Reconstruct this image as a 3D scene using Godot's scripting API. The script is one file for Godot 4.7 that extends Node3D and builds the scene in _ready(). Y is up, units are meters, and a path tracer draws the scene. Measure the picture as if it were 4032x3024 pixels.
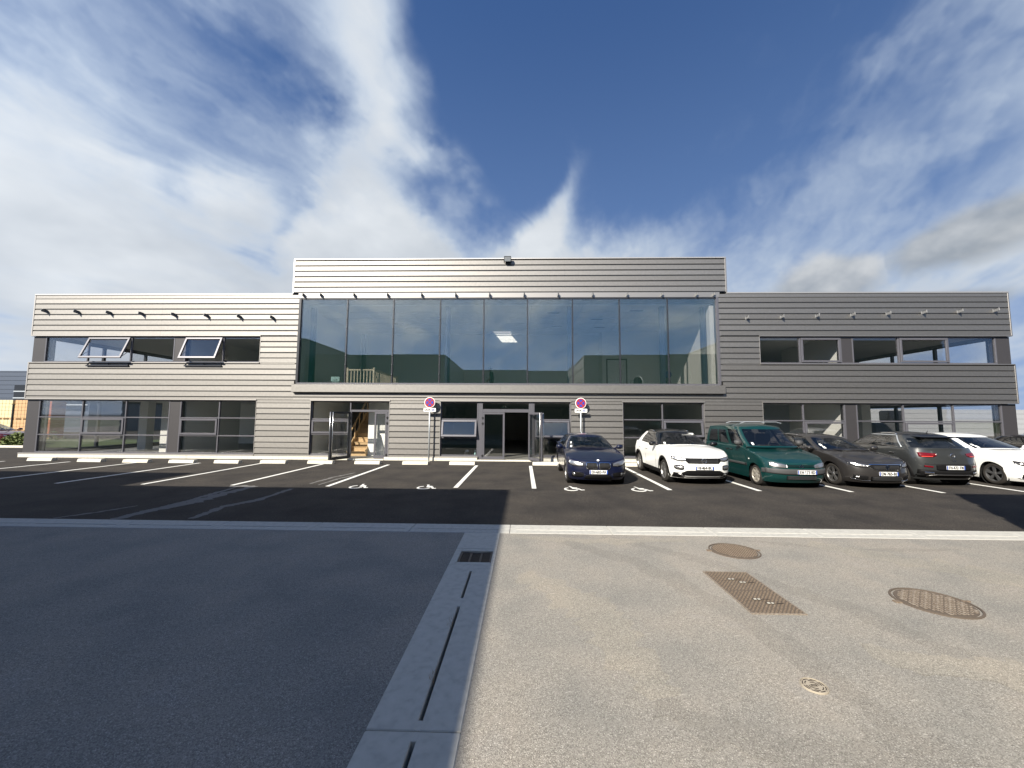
extends Node3D
# An office building with metal cladding behind a car park, seen from a courtyard mouth across a drained asphalt apron.

const EXPO := 2.15
const SUN_DIR := Vector3(0.855, -1.0, -1.235)
const FZ := -18.0
const RIB := 0.2565
const RIB0 := 2.80

var M := {}
var used := {}
var rng := RandomNumberGenerator.new()

# ---------------------------------------------------------------- helpers
func lin(r: float, g: float, b: float) -> Color:
	return Color(r, g, b).linear_to_srgb()

func pm(key: String, c: Color, rough := 0.7, metal := 0.0) -> StandardMaterial3D:
	var m := StandardMaterial3D.new()
	m.resource_name = key
	m.albedo_color = c
	m.roughness = rough
	m.metallic = metal
	M[key] = m
	return m

func glassy(key: String, c: Color, alpha: float) -> StandardMaterial3D:
	var m := pm(key, Color(c.r, c.g, c.b, alpha), 0.0, 0.0)
	m.transparency = BaseMaterial3D.TRANSPARENCY_ALPHA
	return m

func noise_tex(size: int, type: int, freq: float, octaves: int, ramp: Array, seed_n: int, ret := -1) -> NoiseTexture2D:
	var n := FastNoiseLite.new()
	n.noise_type = type
	n.frequency = freq
	n.seed = seed_n
	n.fractal_type = FastNoiseLite.FRACTAL_FBM if octaves > 1 else FastNoiseLite.FRACTAL_NONE
	n.fractal_octaves = octaves
	if ret >= 0:
		n.cellular_return_type = ret
	var t := NoiseTexture2D.new()
	t.width = size
	t.height = size
	t.seamless = true
	t.noise = n
	var g := Gradient.new()
	var offs := PackedFloat32Array()
	var cols := PackedColorArray()
	for e in ramp:
		offs.append(e[0])
		cols.append(e[1])
	g.offsets = offs
	g.colors = cols
	t.color_ramp = g
	return t

func grey(v: float) -> Color:
	return Color(v, v, v)

func world_map(m: StandardMaterial3D, per_m: float) -> void:
	m.uv1_triplanar = true
	m.uv1_world_triplanar = true
	m.uv1_scale = Vector3.ONE * per_m

func detail_map(m: StandardMaterial3D, t: Texture2D, per_m: float) -> void:
	m.detail_enabled = true
	m.detail_albedo = t
	m.detail_blend_mode = BaseMaterial3D.BLEND_MODE_MUL
	m.detail_uv_layer = BaseMaterial3D.DETAIL_UV_2
	m.uv2_triplanar = true
	m.uv2_world_triplanar = true
	m.uv2_scale = Vector3.ONE * per_m

func mb(smooth := false) -> SurfaceTool:
	var st := SurfaceTool.new()
	st.begin(Mesh.PRIMITIVE_TRIANGLES)
	st.set_smooth_group(0 if smooth else -1)
	return st

func tri(st: SurfaceTool, a: Vector3, b: Vector3, c: Vector3) -> void:
	st.add_vertex(a)
	st.add_vertex(b)
	st.add_vertex(c)

# corners seen from outside, counter-clockwise: emitted clockwise for Godot
func quad(st: SurfaceTool, a: Vector3, b: Vector3, c: Vector3, d: Vector3) -> void:
	tri(st, a, c, b)
	tri(st, a, d, c)

func box(st: SurfaceTool, lo: Vector3, hi: Vector3, t := Transform3D()) -> void:
	var p := []
	for i in 8:
		p.append(t * Vector3(hi.x if i & 1 else lo.x, hi.y if i & 2 else lo.y, hi.z if i & 4 else lo.z))
	quad(st, p[4], p[5], p[7], p[6])
	quad(st, p[1], p[0], p[2], p[3])
	quad(st, p[5], p[1], p[3], p[7])
	quad(st, p[0], p[4], p[6], p[2])
	quad(st, p[6], p[7], p[3], p[2])
	quad(st, p[0], p[1], p[5], p[4])

# box with chamfered edges
func cbox(st: SurfaceTool, lo: Vector3, hi: Vector3, c := 0.01, t := Transform3D()) -> void:
	var r := []
	for k in 4:
		var y: float = [lo.y, lo.y + c, hi.y - c, hi.y][k]
		var n: float = c if k == 0 or k == 3 else 0.0
		var ring := [Vector3(lo.x + n + c, y, hi.z - n), Vector3(hi.x - n - c, y, hi.z - n), Vector3(hi.x - n, y, hi.z - n - c), Vector3(hi.x - n, y, lo.z + n + c), Vector3(hi.x - n - c, y, lo.z + n), Vector3(lo.x + n + c, y, lo.z + n), Vector3(lo.x + n, y, lo.z + n + c), Vector3(lo.x + n, y, hi.z - n - c)]
		var q := []
		for v in ring:
			q.append(t * v)
		r.append(q)
	for k in 3:
		for i in 8:
			var j := (i + 1) % 8
			quad(st, r[k][i], r[k][j], r[k + 1][j], r[k + 1][i])
	for i in range(1, 7):
		tri(st, r[3][0], r[3][i + 1], r[3][i])
		tri(st, r[0][0], r[0][i], r[0][i + 1])

# tapered tube along points, closed at both ends
func tube(st: SurfaceTool, pts: Array, rad: Array, n := 8) -> void:
	var rings := []
	for k in pts.size():
		var d: Vector3 = (pts[min(k + 1, pts.size() - 1)] - pts[max(k - 1, 0)]).normalized()
		var u := d.cross(Vector3.UP)
		if u.length() < 0.05:
			u = d.cross(Vector3.RIGHT)
		u = u.normalized()
		var v := d.cross(u).normalized()
		var ring := []
		for i in n:
			var a := TAU * i / n
			ring.append(pts[k] + (u * cos(a) + v * sin(a)) * float(rad[min(k, rad.size() - 1)]))
		rings.append(ring)
	for k in pts.size() - 1:
		for i in n:
			var j := (i + 1) % n
			quad(st, rings[k][i], rings[k][j], rings[k + 1][j], rings[k + 1][i])
	for i in range(1, n - 1):
		tri(st, rings[0][0], rings[0][i], rings[0][i + 1])
		tri(st, rings[-1][0], rings[-1][i + 1], rings[-1][i])

# lathe about local axis: profile of (radius, along), basis columns: radial u, radial v, axis w
func lathe(st: SurfaceTool, prof: Array, o: Vector3, u: Vector3, v: Vector3, w: Vector3, n := 24) -> void:
	for k in prof.size() - 1:
		for i in n:
			var a := TAU * i / n
			var b := TAU * (i + 1) / n
			var e := u * cos(a) + v * sin(a)
			var f := u * cos(b) + v * sin(b)
			var p: Vector2 = prof[k]
			var q: Vector2 = prof[k + 1]
			var A := o + e * p.x + w * p.y
			var B := o + f * p.x + w * p.y
			var C := o + f * q.x + w * q.y
			var D := o + e * q.x + w * q.y
			if p.x < 1e-5:
				tri(st, A, D, C)
			elif q.x < 1e-5:
				tri(st, A, D, B)
			else:
				quad(st, A, B, C, D)

# flat polygon lying in plane y, extruded down by h
func slab(st: SurfaceTool, poly: PackedVector2Array, y: float, h: float) -> void:
	var idx := Geometry2D.triangulate_polygon(poly)
	for k in range(0, idx.size(), 3):
		var a := Vector3(poly[idx[k]].x, y, poly[idx[k]].y)
		var b := Vector3(poly[idx[k + 1]].x, y, poly[idx[k + 1]].y)
		var c := Vector3(poly[idx[k + 2]].x, y, poly[idx[k + 2]].y)
		if (b - a).cross(c - a).y > 0.0:
			tri(st, a, c, b)
		else:
			tri(st, a, b, c)
	if h > 0.0:
		for i in poly.size():
			var p := poly[i]
			var q := poly[(i + 1) % poly.size()]
			quad(st, Vector3(p.x, y, p.y), Vector3(q.x, y, q.y), Vector3(q.x, y - h, q.y), Vector3(p.x, y - h, p.y))

func numbered(called: String) -> String:
	var n: int = used.get(called, 0)
	used[called] = n + 1
	return called if n == 0 else "%s_%03d" % [called, n]

func place(mesh: Mesh, called: String, m: Material, parent: Node3D = null) -> MeshInstance3D:
	var o := MeshInstance3D.new()
	o.mesh = mesh
	o.material_override = m
	if parent == null:
		o.name = numbered(called)
		add_child(o)
	else:
		o.name = called
		parent.add_child(o, true)
	return o

func obj(called: String, st: SurfaceTool, m: Material, parent: Node3D = null) -> MeshInstance3D:
	st.generate_normals()
	var mesh := st.commit()
	mesh.surface_set_material(0, m)
	var o := MeshInstance3D.new()
	o.mesh = mesh
	if parent == null:
		o.name = numbered(called)
		add_child(o)
	else:
		o.name = called
		parent.add_child(o, true)
	return o

# the same, for shapes written in world coordinates under a parent that is not at the origin
func wobj(called: String, st: SurfaceTool, m: Material, parent: Node3D) -> MeshInstance3D:
	var o := obj(called, st, m, parent)
	var p := parent
	var off := Vector3.ZERO
	while p != self and p != null:
		off += p.position
		p = p.get_parent() as Node3D
	o.position = -off
	return o

func part_node(called: String, parent: Node3D) -> Node3D:
	var o := Node3D.new()
	o.name = called
	parent.add_child(o, true)
	return o

func tag(o: Node3D, label: String, category: String, group := "") -> Node3D:
	o.set_meta("label", label)
	o.set_meta("category", category)
	if group != "":
		o.set_meta("group", group)
	return o

func thing(called: String, label: String, category: String, at := Vector3.ZERO, turn := 0.0, group := "") -> Node3D:
	var o := Node3D.new()
	o.name = numbered(called)
	add_child(o)
	o.position = at
	o.rotation.y = turn
	return tag(o, label, category, group)

func setting(o: Node3D) -> Node3D:
	o.set_meta("kind", "structure")
	return o

func text_mesh(s: String, height: float, depth: float, bold := true) -> Mesh:
	var f := SystemFont.new()
	f.font_names = PackedStringArray(["Droid Sans"])
	f.font_weight = 700 if bold else 400
	var t := TextMesh.new()
	t.font = f
	t.text = s
	t.font_size = 32
	t.pixel_size = height / 23.0
	t.depth = depth
	t.curve_step = 2.0
	# struck three times side by side, so that the strokes are as heavy as on a plate
	var st := SurfaceTool.new()
	for k in 3:
		st.append_from(t, 0, Transform3D(Basis(), Vector3(0.05 * height * (k - 1), 0, 0.0002 * k)))
	return st.commit()

# ---------------------------------------------------------------- camera, sky, sun
func make_view() -> void:
	var cam := Camera3D.new()
	cam.name = "camera"
	cam.fov = rad_to_deg(2.0 * atan(1512.0 / 1575.0))
	cam.position = Vector3(0, 1.953, 0)
	cam.rotation_degrees = Vector3(4.742, 1.56, 0.336)
	cam.near = 0.05
	cam.far = 900.0
	add_child(cam)
	cam.current = true
	var e := Environment.new()
	e.background_mode = Environment.BG_SKY
	e.tonemap_mode = Environment.TONE_MAPPER_LINEAR
	e.tonemap_exposure = EXPO
	e.sdfgi_enabled = true
	e.ssao_enabled = true
	e.ssil_enabled = true
	var sky := Sky.new()
	var sm := PanoramaSkyMaterial.new()
	sm.panorama = ImageTexture.create_from_image(sky_image())
	sky.sky_material = sm
	e.sky = sky
	var we := WorldEnvironment.new()
	we.name = "environment"
	we.environment = e
	add_child(we)
	var sun := DirectionalLight3D.new()
	sun.name = "sun"
	sun.light_color = Color(1.0, 0.965, 0.905)
	sun.light_energy = 1.6
	sun.light_angular_distance = 0.5
	sun.shadow_enabled = true
	add_child(sun)
	sun.look_at_from_position(Vector3.ZERO, SUN_DIR, Vector3.UP)

func bump2(az: float, el: float, a0: float, e0: float, ra: float, re: float) -> float:
	var x := (az - a0) / ra
	var y := (el - e0) / re
	return exp(-(x * x + y * y))

func sky_image() -> Image:
	var W := 2560
	var Hh := 1280
	var n1 := FastNoiseLite.new()
	n1.noise_type = FastNoiseLite.TYPE_SIMPLEX_SMOOTH
	n1.seed = 11
	n1.frequency = 1.0
	n1.fractal_octaves = 7
	n1.fractal_gain = 0.58
	var n2 := FastNoiseLite.new()
	n2.noise_type = FastNoiseLite.TYPE_SIMPLEX_SMOOTH
	n2.seed = 27
	n2.frequency = 1.0
	n2.fractal_octaves = 5
	var data := PackedFloat32Array()
	data.resize(W * Hh * 3)
	var sv := Vector2(0.30, -1.0).normalized()      # the way the cirrus streaks run
	var sx := Vector2(-sv.y, sv.x)
	var to_sun := -SUN_DIR.normalized()
	for j in Hh:
		var el := 90.0 - 180.0 * (j + 0.5) / Hh
		var ele := maxf(el, 0.0)
		var sy := sin(deg_to_rad(ele))
		var cy := cos(deg_to_rad(ele))
		var t := clampf(ele / 50.0, 0.0, 1.0)
		var hz := pow(1.0 - t, 1.35)
		var blue := Vector3(0.046, 0.107, 0.275).lerp(Vector3(0.22, 0.37, 0.69), hz)
		var low := el < -1.5
		for i in W:
			var az := 360.0 * (i + 0.5) / W
			if az > 180.0:
				az -= 360.0
			var c := blue
			if low:
				c = Vector3(0.18, 0.18, 0.18)
			else:
				var ar := deg_to_rad(az)
				var dx := sin(ar) * cy
				var dz := -cos(ar) * cy
				var k := 1.0 / (sy + 0.16)
				var px := dx * k
				var pz := dz * k
				var along := px * sv.x + pz * sv.y
				var across := px * sx.x + pz * sx.y
				var warp := n2.get_noise_3d(px * 0.7, pz * 0.7, 3.0)
				var streak := n1.get_noise_3d(across * 2.3 + warp * 0.55, along * 0.45 + warp * 0.35, 0.0)
				var puff := n1.get_noise_3d(dx * 4.2 + warp * 0.3, sy * 6.0, dz * 4.2)
				var m := 0.40 + 0.35 * n2.get_noise_3d(dx * 1.1, sy * 1.1 + 5.0, dz * 1.1)
				if absf(az) < 80.0:
					# where cloud and clear sky lie above the building
					var w2 := n2.get_noise_3d(dx * 3.4 + 2.0, sy * 3.4, dz * 3.4)
					var w3 := n1.get_noise_3d(dx * 2.2 + 7.0, sy * 2.2, dz * 2.2)
					var aa := az + 7.0 * w2 + 3.0 * puff
					var ee := ele + 6.0 * w3 + 2.5 * puff
					var f := 0.03 + 0.50 * (1.0 - smoothstep(-17.0, -6.0, aa + 0.16 * (ele - 24.0)))
					f += 0.42 * bump2(aa, ele, -24.5 + 0.06 * (ele - 30.0), 34.0, 5.0 + 0.16 * maxf(40.0 - ele, 0.0), 44.0)
					f += 0.40 * bump2(aa, ee, -19.0, 19.0, 9.0, 7.0)
					f += 0.45 * bump2(aa, ee, -52.0, 21.0, 13.0, 8.0)
					f += 0.46 * bump2(aa, ee, -44.0, 12.0, 26.0, 7.0)
					f += 0.30 * bump2(aa, ee, -38.5, 24.0, 3.5, 4.0)
					f -= 0.16 * bump2(aa, ee, -37.0, 36.0, 5.0, 12.0)
					f -= 0.24 * bump2(aa, ee, -31.5, 21.0, 2.8, 6.0)
					f -= 0.16 * bump2(aa, ee, -45.0, 27.0, 5.0, 3.0)
					f += 0.42 * bump2(aa, ee, -13.0, 33.0, 4.0, 3.5)
					f += 0.86 * bump2(aa, ee, 2.0, 20.5, 19.0, 4.6)
					f += 0.95 * bump2(az + 4.0 * streak, ele, 4.2 + 0.55 * (ele - 25.0), 25.0, 1.6 + 0.26 * maxf(32.0 - ele, 0.0), 5.8)
					f += 0.50 * bump2(aa, ee, 26.0, 13.0, 22.0, 6.0)
					f += 0.34 * bump2(aa, ee, 38.0, 22.0, 14.0, 11.0)
					f += 0.62 * bump2(aa, ele, 58.0 - 0.35 * (ele - 20.0), 28.0, 9.0, 16.0)
					f += 0.46 * bump2(aa, ee, 52.0, 9.0, 22.0, 8.0)
					m = lerpf(m, f, 1.0 - smoothstep(60.0, 80.0, absf(az)))
				if absf(az) > 100.0:
					m += 0.42 * bump2(0.0, ele, 0.0, 16.5 + 5.0 * warp, 1.0, 4.5) - 0.14
				m -= 0.38 * smoothstep(44.0, 62.0, ele)
				m += 0.30 * (1.0 - smoothstep(1.0, 12.0, ele))
				var amp := 0.20 + 0.95 * clampf(m, 0.0, 1.0) * (1.25 - clampf(m, 0.0, 1.0))
				var fine := n1.get_noise_3d(across * 5.5 + warp, along * 1.6, 4.0 + puff)
				var v := m + amp * (0.55 * streak + 0.50 * puff + 0.34 * fine)
				var d := smoothstep(0.10, 0.84, v)
				var shade := clampf(0.45 + 1.0 * n2.get_noise_3d(dx * 2.6 + 9.0, sy * 5.0, dz * 2.6) + 0.3 * puff, 0.0, 1.0)
				var dens := smoothstep(0.55, 1.1, v)
				var white := Vector3(0.50, 0.59, 0.72).lerp(Vector3(0.77, 0.81, 0.85), dens)
				white = white.lerp(Vector3(0.43, 0.48, 0.55), 0.75 * shade * smoothstep(0.6, 0.95, v) * (1.0 - smoothstep(12.0, 40.0, ele) * 0.5))
				c = c.lerp(white, d * 0.97)
				if az > 22.0 and az < 70.0 and ele < 34.0:
					# the grey cumulus low on the right
					var g1 := bump2(az, ele, 37.0 + 0.30 * (ele - 15.5), 15.0, 5.6, 3.8) + 0.45 * puff + 0.12 * warp
					var g2 := bump2(az, ele, 48.5 + 1.1 * (ele - 17.0), 17.5, 6.5, 3.2) + 0.45 * puff
					var g3 := bump2(az, ele, 46.5, 11.0, 5.0, 1.5) * 0.85 + 0.35 * puff
					var g := smoothstep(0.22, 0.66, maxf(g1, maxf(g2, g3)))
					var lit := clampf((ele - 14.5) / 5.0 + 0.35 + 1.6 * puff - (0.45 if g2 > g1 else 0.0), 0.0, 1.0)
					c = c.lerp(Vector3(0.33, 0.37, 0.42).lerp(Vector3(0.63, 0.65, 0.67), lit), g * 0.9)
				if az > -38.0 and az < -10.0 and ele < 22.0:
					var g4 := bump2(az, ele, -24.0, 13.0, 6.0, 1.9) + 0.4 * puff
					c = c.lerp(Vector3(0.44, 0.47, 0.51), smoothstep(0.35, 0.8, g4) * 0.75)
				# air is brighter round the sun
				var cs := dx * to_sun.x + sy * to_sun.y + dz * to_sun.z
				c *= 1.0 + 1.15 * pow(maxf(cs * 0.5 + 0.5, 0.0), 4.0)
			var o := (j * W + i) * 3
			data[o] = c.x / EXPO
			data[o + 1] = c.y / EXPO
			data[o + 2] = c.z / EXPO
	return Image.create_from_data(W, Hh, false, Image.FORMAT_RGBF, data.to_byte_array())

# ---------------------------------------------------------------- materials
func make_materials() -> void:
	var coarse := noise_tex(1024, FastNoiseLite.TYPE_SIMPLEX_SMOOTH, 0.006, 5, [[0.0, Color(0.885, 0.895, 0.90)], [0.45, Color(0.96, 0.96, 0.955)], [0.75, Color(1, 0.99, 0.975)], [1.0, Color(1, 1, 1)]], 5)
	var grain := noise_tex(1024, FastNoiseLite.TYPE_CELLULAR, 0.13, 1, [[0.0, Color(0.435, 0.422, 0.402)], [0.35, Color(0.523, 0.510, 0.486)], [0.6, Color(0.556, 0.543, 0.517)], [0.9, Color(0.596, 0.582, 0.555)], [1.0, Color(0.70, 0.688, 0.66)]], 3, FastNoiseLite.RETURN_CELL_VALUE)
	var relief := noise_tex(1024, FastNoiseLite.TYPE_CELLULAR, 0.13, 1, [[0.0, Color(0, 0, 0)], [1.0, Color(1, 1, 1)]], 3, FastNoiseLite.RETURN_DISTANCE)
	var m := pm("old_asphalt", Color(1, 1, 1), 0.92)
	m.metallic_specular = 0.3
	m.albedo_texture = grain
	m.heightmap_enabled = true
	m.heightmap_texture = relief
	m.heightmap_scale = 0.25
	m.heightmap_flip_texture = true
	world_map(m, 1.25)
	detail_map(m, coarse, 0.13)
	for e in [["asphalt_scuffed", Color(0.955, 0.955, 0.955)], ["asphalt_sandy", Color(1.03, 1.024, 1.008)]]:
		var q: StandardMaterial3D = m.duplicate()
		q.resource_name = e[0]
		q.albedo_color = e[1]
		M[e[0]] = q
	m = pm("new_asphalt", Color(1, 1, 1), 0.9)
	m.metallic_specular = 0.25
	m.albedo_texture = noise_tex(1024, FastNoiseLite.TYPE_CELLULAR, 0.16, 1, [[0.0, Color(0.175, 0.17, 0.165)], [0.5, Color(0.247, 0.238, 0.228)], [0.9, Color(0.30, 0.29, 0.278)], [1.0, Color(0.40, 0.385, 0.37)]], 9, FastNoiseLite.RETURN_CELL_VALUE)
	world_map(m, 0.8)
	detail_map(m, noise_tex(1024, FastNoiseLite.TYPE_SIMPLEX_SMOOTH, 0.008, 5, [[0.0, Color(0.74, 0.74, 0.75)], [0.5, Color(0.9, 0.89, 0.88)], [1.0, Color(1, 0.98, 0.95)]], 15), 0.09)
	var blot := noise_tex(1024, FastNoiseLite.TYPE_SIMPLEX_SMOOTH, 0.011, 6, [[0.0, Color(0.88, 0.88, 0.88)], [0.45, Color(0.96, 0.96, 0.955)], [1.0, Color(1, 1, 1)]], 21)
	for e in [["concrete", Color(0.71, 0.705, 0.68)], ["concrete_light", Color(0.80, 0.785, 0.74)], ["channel_concrete", Color(0.745, 0.735, 0.70)], ["plinth", Color(0.83, 0.815, 0.765)]]:
		m = pm(e[0], e[1], 0.85)
		m.albedo_texture = blot
		world_map(m, 0.7)
		detail_map(m, noise_tex(512, FastNoiseLite.TYPE_SIMPLEX, 0.2, 3, [[0.0, Color(0.8, 0.8, 0.8)], [0.6, Color(1, 1, 1)], [1.0, Color(1, 1, 1)]], 8), 3.0)
	m = pm("road_paint", lin(0.78, 0.78, 0.75), 0.6)
	m.albedo_texture = noise_tex(1024, FastNoiseLite.TYPE_SIMPLEX_SMOOTH, 0.05, 5, [[0.0, Color(0.40, 0.39, 0.38)], [0.24, Color(0.62, 0.61, 0.60)], [0.36, Color(0.94, 0.94, 0.93)], [1.0, Color(1, 1, 1)]], 31)
	world_map(m, 0.9)
	m = pm("dust", lin(0.145, 0.142, 0.135), 0.95)
	m.albedo_texture = blot
	world_map(m, 0.9)
	# coated steel: a rough metallic sheen, a faint mottle and three batches a shade apart
	var mottle := noise_tex(1024, FastNoiseLite.TYPE_SIMPLEX_SMOOTH, 0.02, 5, [[0.0, Color(0.93, 0.93, 0.93)], [1.0, Color(1, 1, 1)]], 41)
	for k in 3:
		m = pm("cladding_%d" % k, lin(0.25, 0.243, 0.232) * [1.0, 0.97, 1.03][k], [0.57, 0.58, 0.56][k], 0.96)
		m.albedo_texture = mottle
		world_map(m, 0.35)
	m = pm("flashing", lin(0.31, 0.30, 0.29), 0.54, 0.95)
	m = pm("parapet", lin(0.42, 0.41, 0.395), 0.45, 0.7)
	pm("frame", lin(0.098, 0.098, 0.113), 0.42, 0.3)
	pm("frame_dark", lin(0.02, 0.022, 0.028), 0.4, 0.2)
	m = pm("dark_panel", lin(0.042, 0.040, 0.043), 0.5, 0.2)
	m.albedo_texture = mottle
	world_map(m, 0.6)
	pm("black", lin(0.012, 0.012, 0.013), 0.5)
	pm("black_gloss", lin(0.008, 0.008, 0.009), 0.08)
	pm("rubber", lin(0.024, 0.022, 0.02), 0.85).metallic_specular = 0.3
	pm("void", lin(0.012, 0.012, 0.012), 0.95).metallic_specular = 0.2
	pm("membrane", lin(0.25, 0.25, 0.25), 0.9)
	pm("plaster", lin(0.74, 0.75, 0.72), 0.85)
	pm("ceiling_tile", lin(0.72, 0.73, 0.72), 0.9)
	pm("floor_screed", lin(0.16, 0.16, 0.15), 0.5)
	pm("steel_column", lin(0.03, 0.045, 0.075), 0.5, 0.2)
	pm("zinc", lin(0.42, 0.45, 0.47), 0.45, 0.6)
	pm("steel", lin(0.62, 0.62, 0.60), 0.25, 1.0)
	pm("chrome", lin(0.75, 0.75, 0.75), 0.08, 1.0)
	pm("aluminium", lin(0.34, 0.34, 0.34), 0.36, 0.9)
	pm("sign_red", lin(0.27, 0.010, 0.014), 0.5)
	pm("sign_blue", lin(0.006, 0.035, 0.34), 0.5)
	pm("sign_navy", lin(0.02, 0.05, 0.21), 0.4)
	pm("sign_white", lin(0.82, 0.82, 0.80), 0.4)
	pm("plate_white", lin(0.78, 0.79, 0.78), 0.35)
	pm("plate_blue", lin(0.02, 0.06, 0.28), 0.35)
	pm("print_black", lin(0.015, 0.015, 0.015), 0.5)
	m = pm("timber", lin(0.62, 0.47, 0.27), 0.55)
	m.albedo_texture = noise_tex(512, FastNoiseLite.TYPE_SIMPLEX_SMOOTH, 0.03, 4, [[0.0, Color(0.78, 0.72, 0.66)], [1.0, Color(1, 1, 1)]], 51)
	m.uv1_triplanar = true
	m.uv1_scale = Vector3(0.4, 3.0, 3.0)
	pm("timber_pale", lin(0.72, 0.66, 0.50), 0.55)
	m = pm("cast_iron", lin(0.20, 0.165, 0.13), 0.75, 0.15)
	m.albedo_texture = noise_tex(512, FastNoiseLite.TYPE_SIMPLEX_SMOOTH, 0.03, 5, [[0.0, Color(0.62, 0.55, 0.5)], [0.6, Color(0.95, 0.93, 0.9)], [1.0, Color(1, 1, 1)]], 61)
	world_map(m, 2.0)
	m = pm("cast_iron_pale", lin(0.25, 0.225, 0.195), 0.8, 0.1)
	m.albedo_texture = M.cast_iron.albedo_texture
	world_map(m, 2.0)
	pm("grate_iron", lin(0.055, 0.05, 0.048), 0.6, 0.4)
	pm("iron_groove", lin(0.030, 0.022, 0.016), 0.9)
	pm("iron_dark", lin(0.085, 0.066, 0.05), 0.9)  # darker brown for frame rings, and for covers and lids under the tread
	pm("cream_iron", lin(0.30, 0.265, 0.21), 0.85)
	pm("bracket_zinc", lin(0.20, 0.205, 0.21), 0.55, 0.4)
	pm("hubcap", lin(0.33, 0.31, 0.27), 0.4, 0.4)
	glassy("curtain_glass", lin(0.004, 0.034, 0.026), 0.045)
	glassy("window_glass", lin(0.004, 0.010, 0.008), 0.05)
	glassy("car_glass", lin(0.006, 0.009, 0.013), 0.42)
	glassy("dark_car_glass", lin(0.008, 0.01, 0.012), 0.72)
	glassy("lamp_glass", lin(0.5, 0.5, 0.5), 0.05)
	pm("lamp_inside", lin(0.40, 0.40, 0.405), 0.24, 0.85)
	pm("lamp_dark", lin(0.03, 0.03, 0.033), 0.15, 0.3)
	pm("tail_red", lin(0.10, 0.003, 0.006), 0.12)
	pm("tail_bright", lin(0.45, 0.05, 0.04), 0.2)
	pm("cabin", lin(0.022, 0.022, 0.024), 0.8)
	pm("seat_cloth", lin(0.045, 0.046, 0.05), 0.9)
	pm("paper", lin(0.7, 0.72, 0.7), 0.7)
	pm("trim_grey", lin(0.040, 0.041, 0.043), 0.65)
	pm("trim_black", lin(0.007, 0.007, 0.0075), 0.6).metallic_specular = 0.22
	for e in [["paint_navy", Color(0.003, 0.005, 0.020)], ["paint_white", Color(0.74, 0.75, 0.73)], ["paint_green", Color(0.002, 0.026, 0.025)], ["paint_graphite", Color(0.020, 0.0188, 0.0185)], ["paint_steel", Color(0.024, 0.026, 0.027)], ["paint_black", Color(0.004, 0.004, 0.0045)], ["paint_maroon", Color(0.055, 0.003, 0.006)]]:
		m = pm(e[0], lin(e[1].r, e[1].g, e[1].b), 0.35, 0.0)
		m.metallic_specular = 0.35
		m.clearcoat_enabled = true
		m.clearcoat = 1.0
		m.clearcoat_roughness = 0.03
	pm("skin", lin(0.28, 0.16, 0.11), 0.6)
	pm("dark_cloth", lin(0.012, 0.013, 0.015), 0.9)
	pm("grass", lin(0.05, 0.072, 0.02), 0.95)
	pm("leaf", lin(0.10, 0.13, 0.035), 0.8)
	pm("warehouse_blue", lin(0.055, 0.07, 0.10), 0.5, 0.2)
	pm("warehouse_grey", lin(0.28, 0.29, 0.30), 0.6, 0.1)
	pm("courtyard_cladding", lin(0.17, 0.175, 0.16), 0.55, 0.3)
	pm("crate_yellow", lin(0.52, 0.45, 0.27), 0.8)
	pm("crate_tan", lin(0.42, 0.27, 0.14), 0.8)
	pm("crate_white", lin(0.6, 0.6, 0.56), 0.7)
	pm("crate_red", lin(0.25, 0.07, 0.03), 0.8)
	pm("orange", lin(0.75, 0.30, 0.03), 0.5)
	pm("blue_plastic", lin(0.02, 0.06, 0.30), 0.4)
	pm("poster_teal", lin(0.42, 0.66, 0.64), 0.5)
	pm("poster_green", lin(0.012, 0.06, 0.04), 0.5)

# ---------------------------------------------------------------- ground
func rect_poly(x0: float, x1: float, z0: float, z1: float) -> PackedVector2Array:
	return PackedVector2Array([Vector2(x0, z0), Vector2(x1, z0), Vector2(x1, z1), Vector2(x0, z1)])

func sheet(called: String, x0: float, x1: float, z0: float, z1: float, y: float, m: Material, parent: Node3D = null) -> MeshInstance3D:
	var st := mb()
	slab(st, rect_poly(x0, x1, z0, z1), y, 0.0)
	return obj(called, st, m, parent)

const CH0 := -0.975
const CH1 := -0.375
const BZ0 := -7.45
const BZ1 := -6.93

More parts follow.
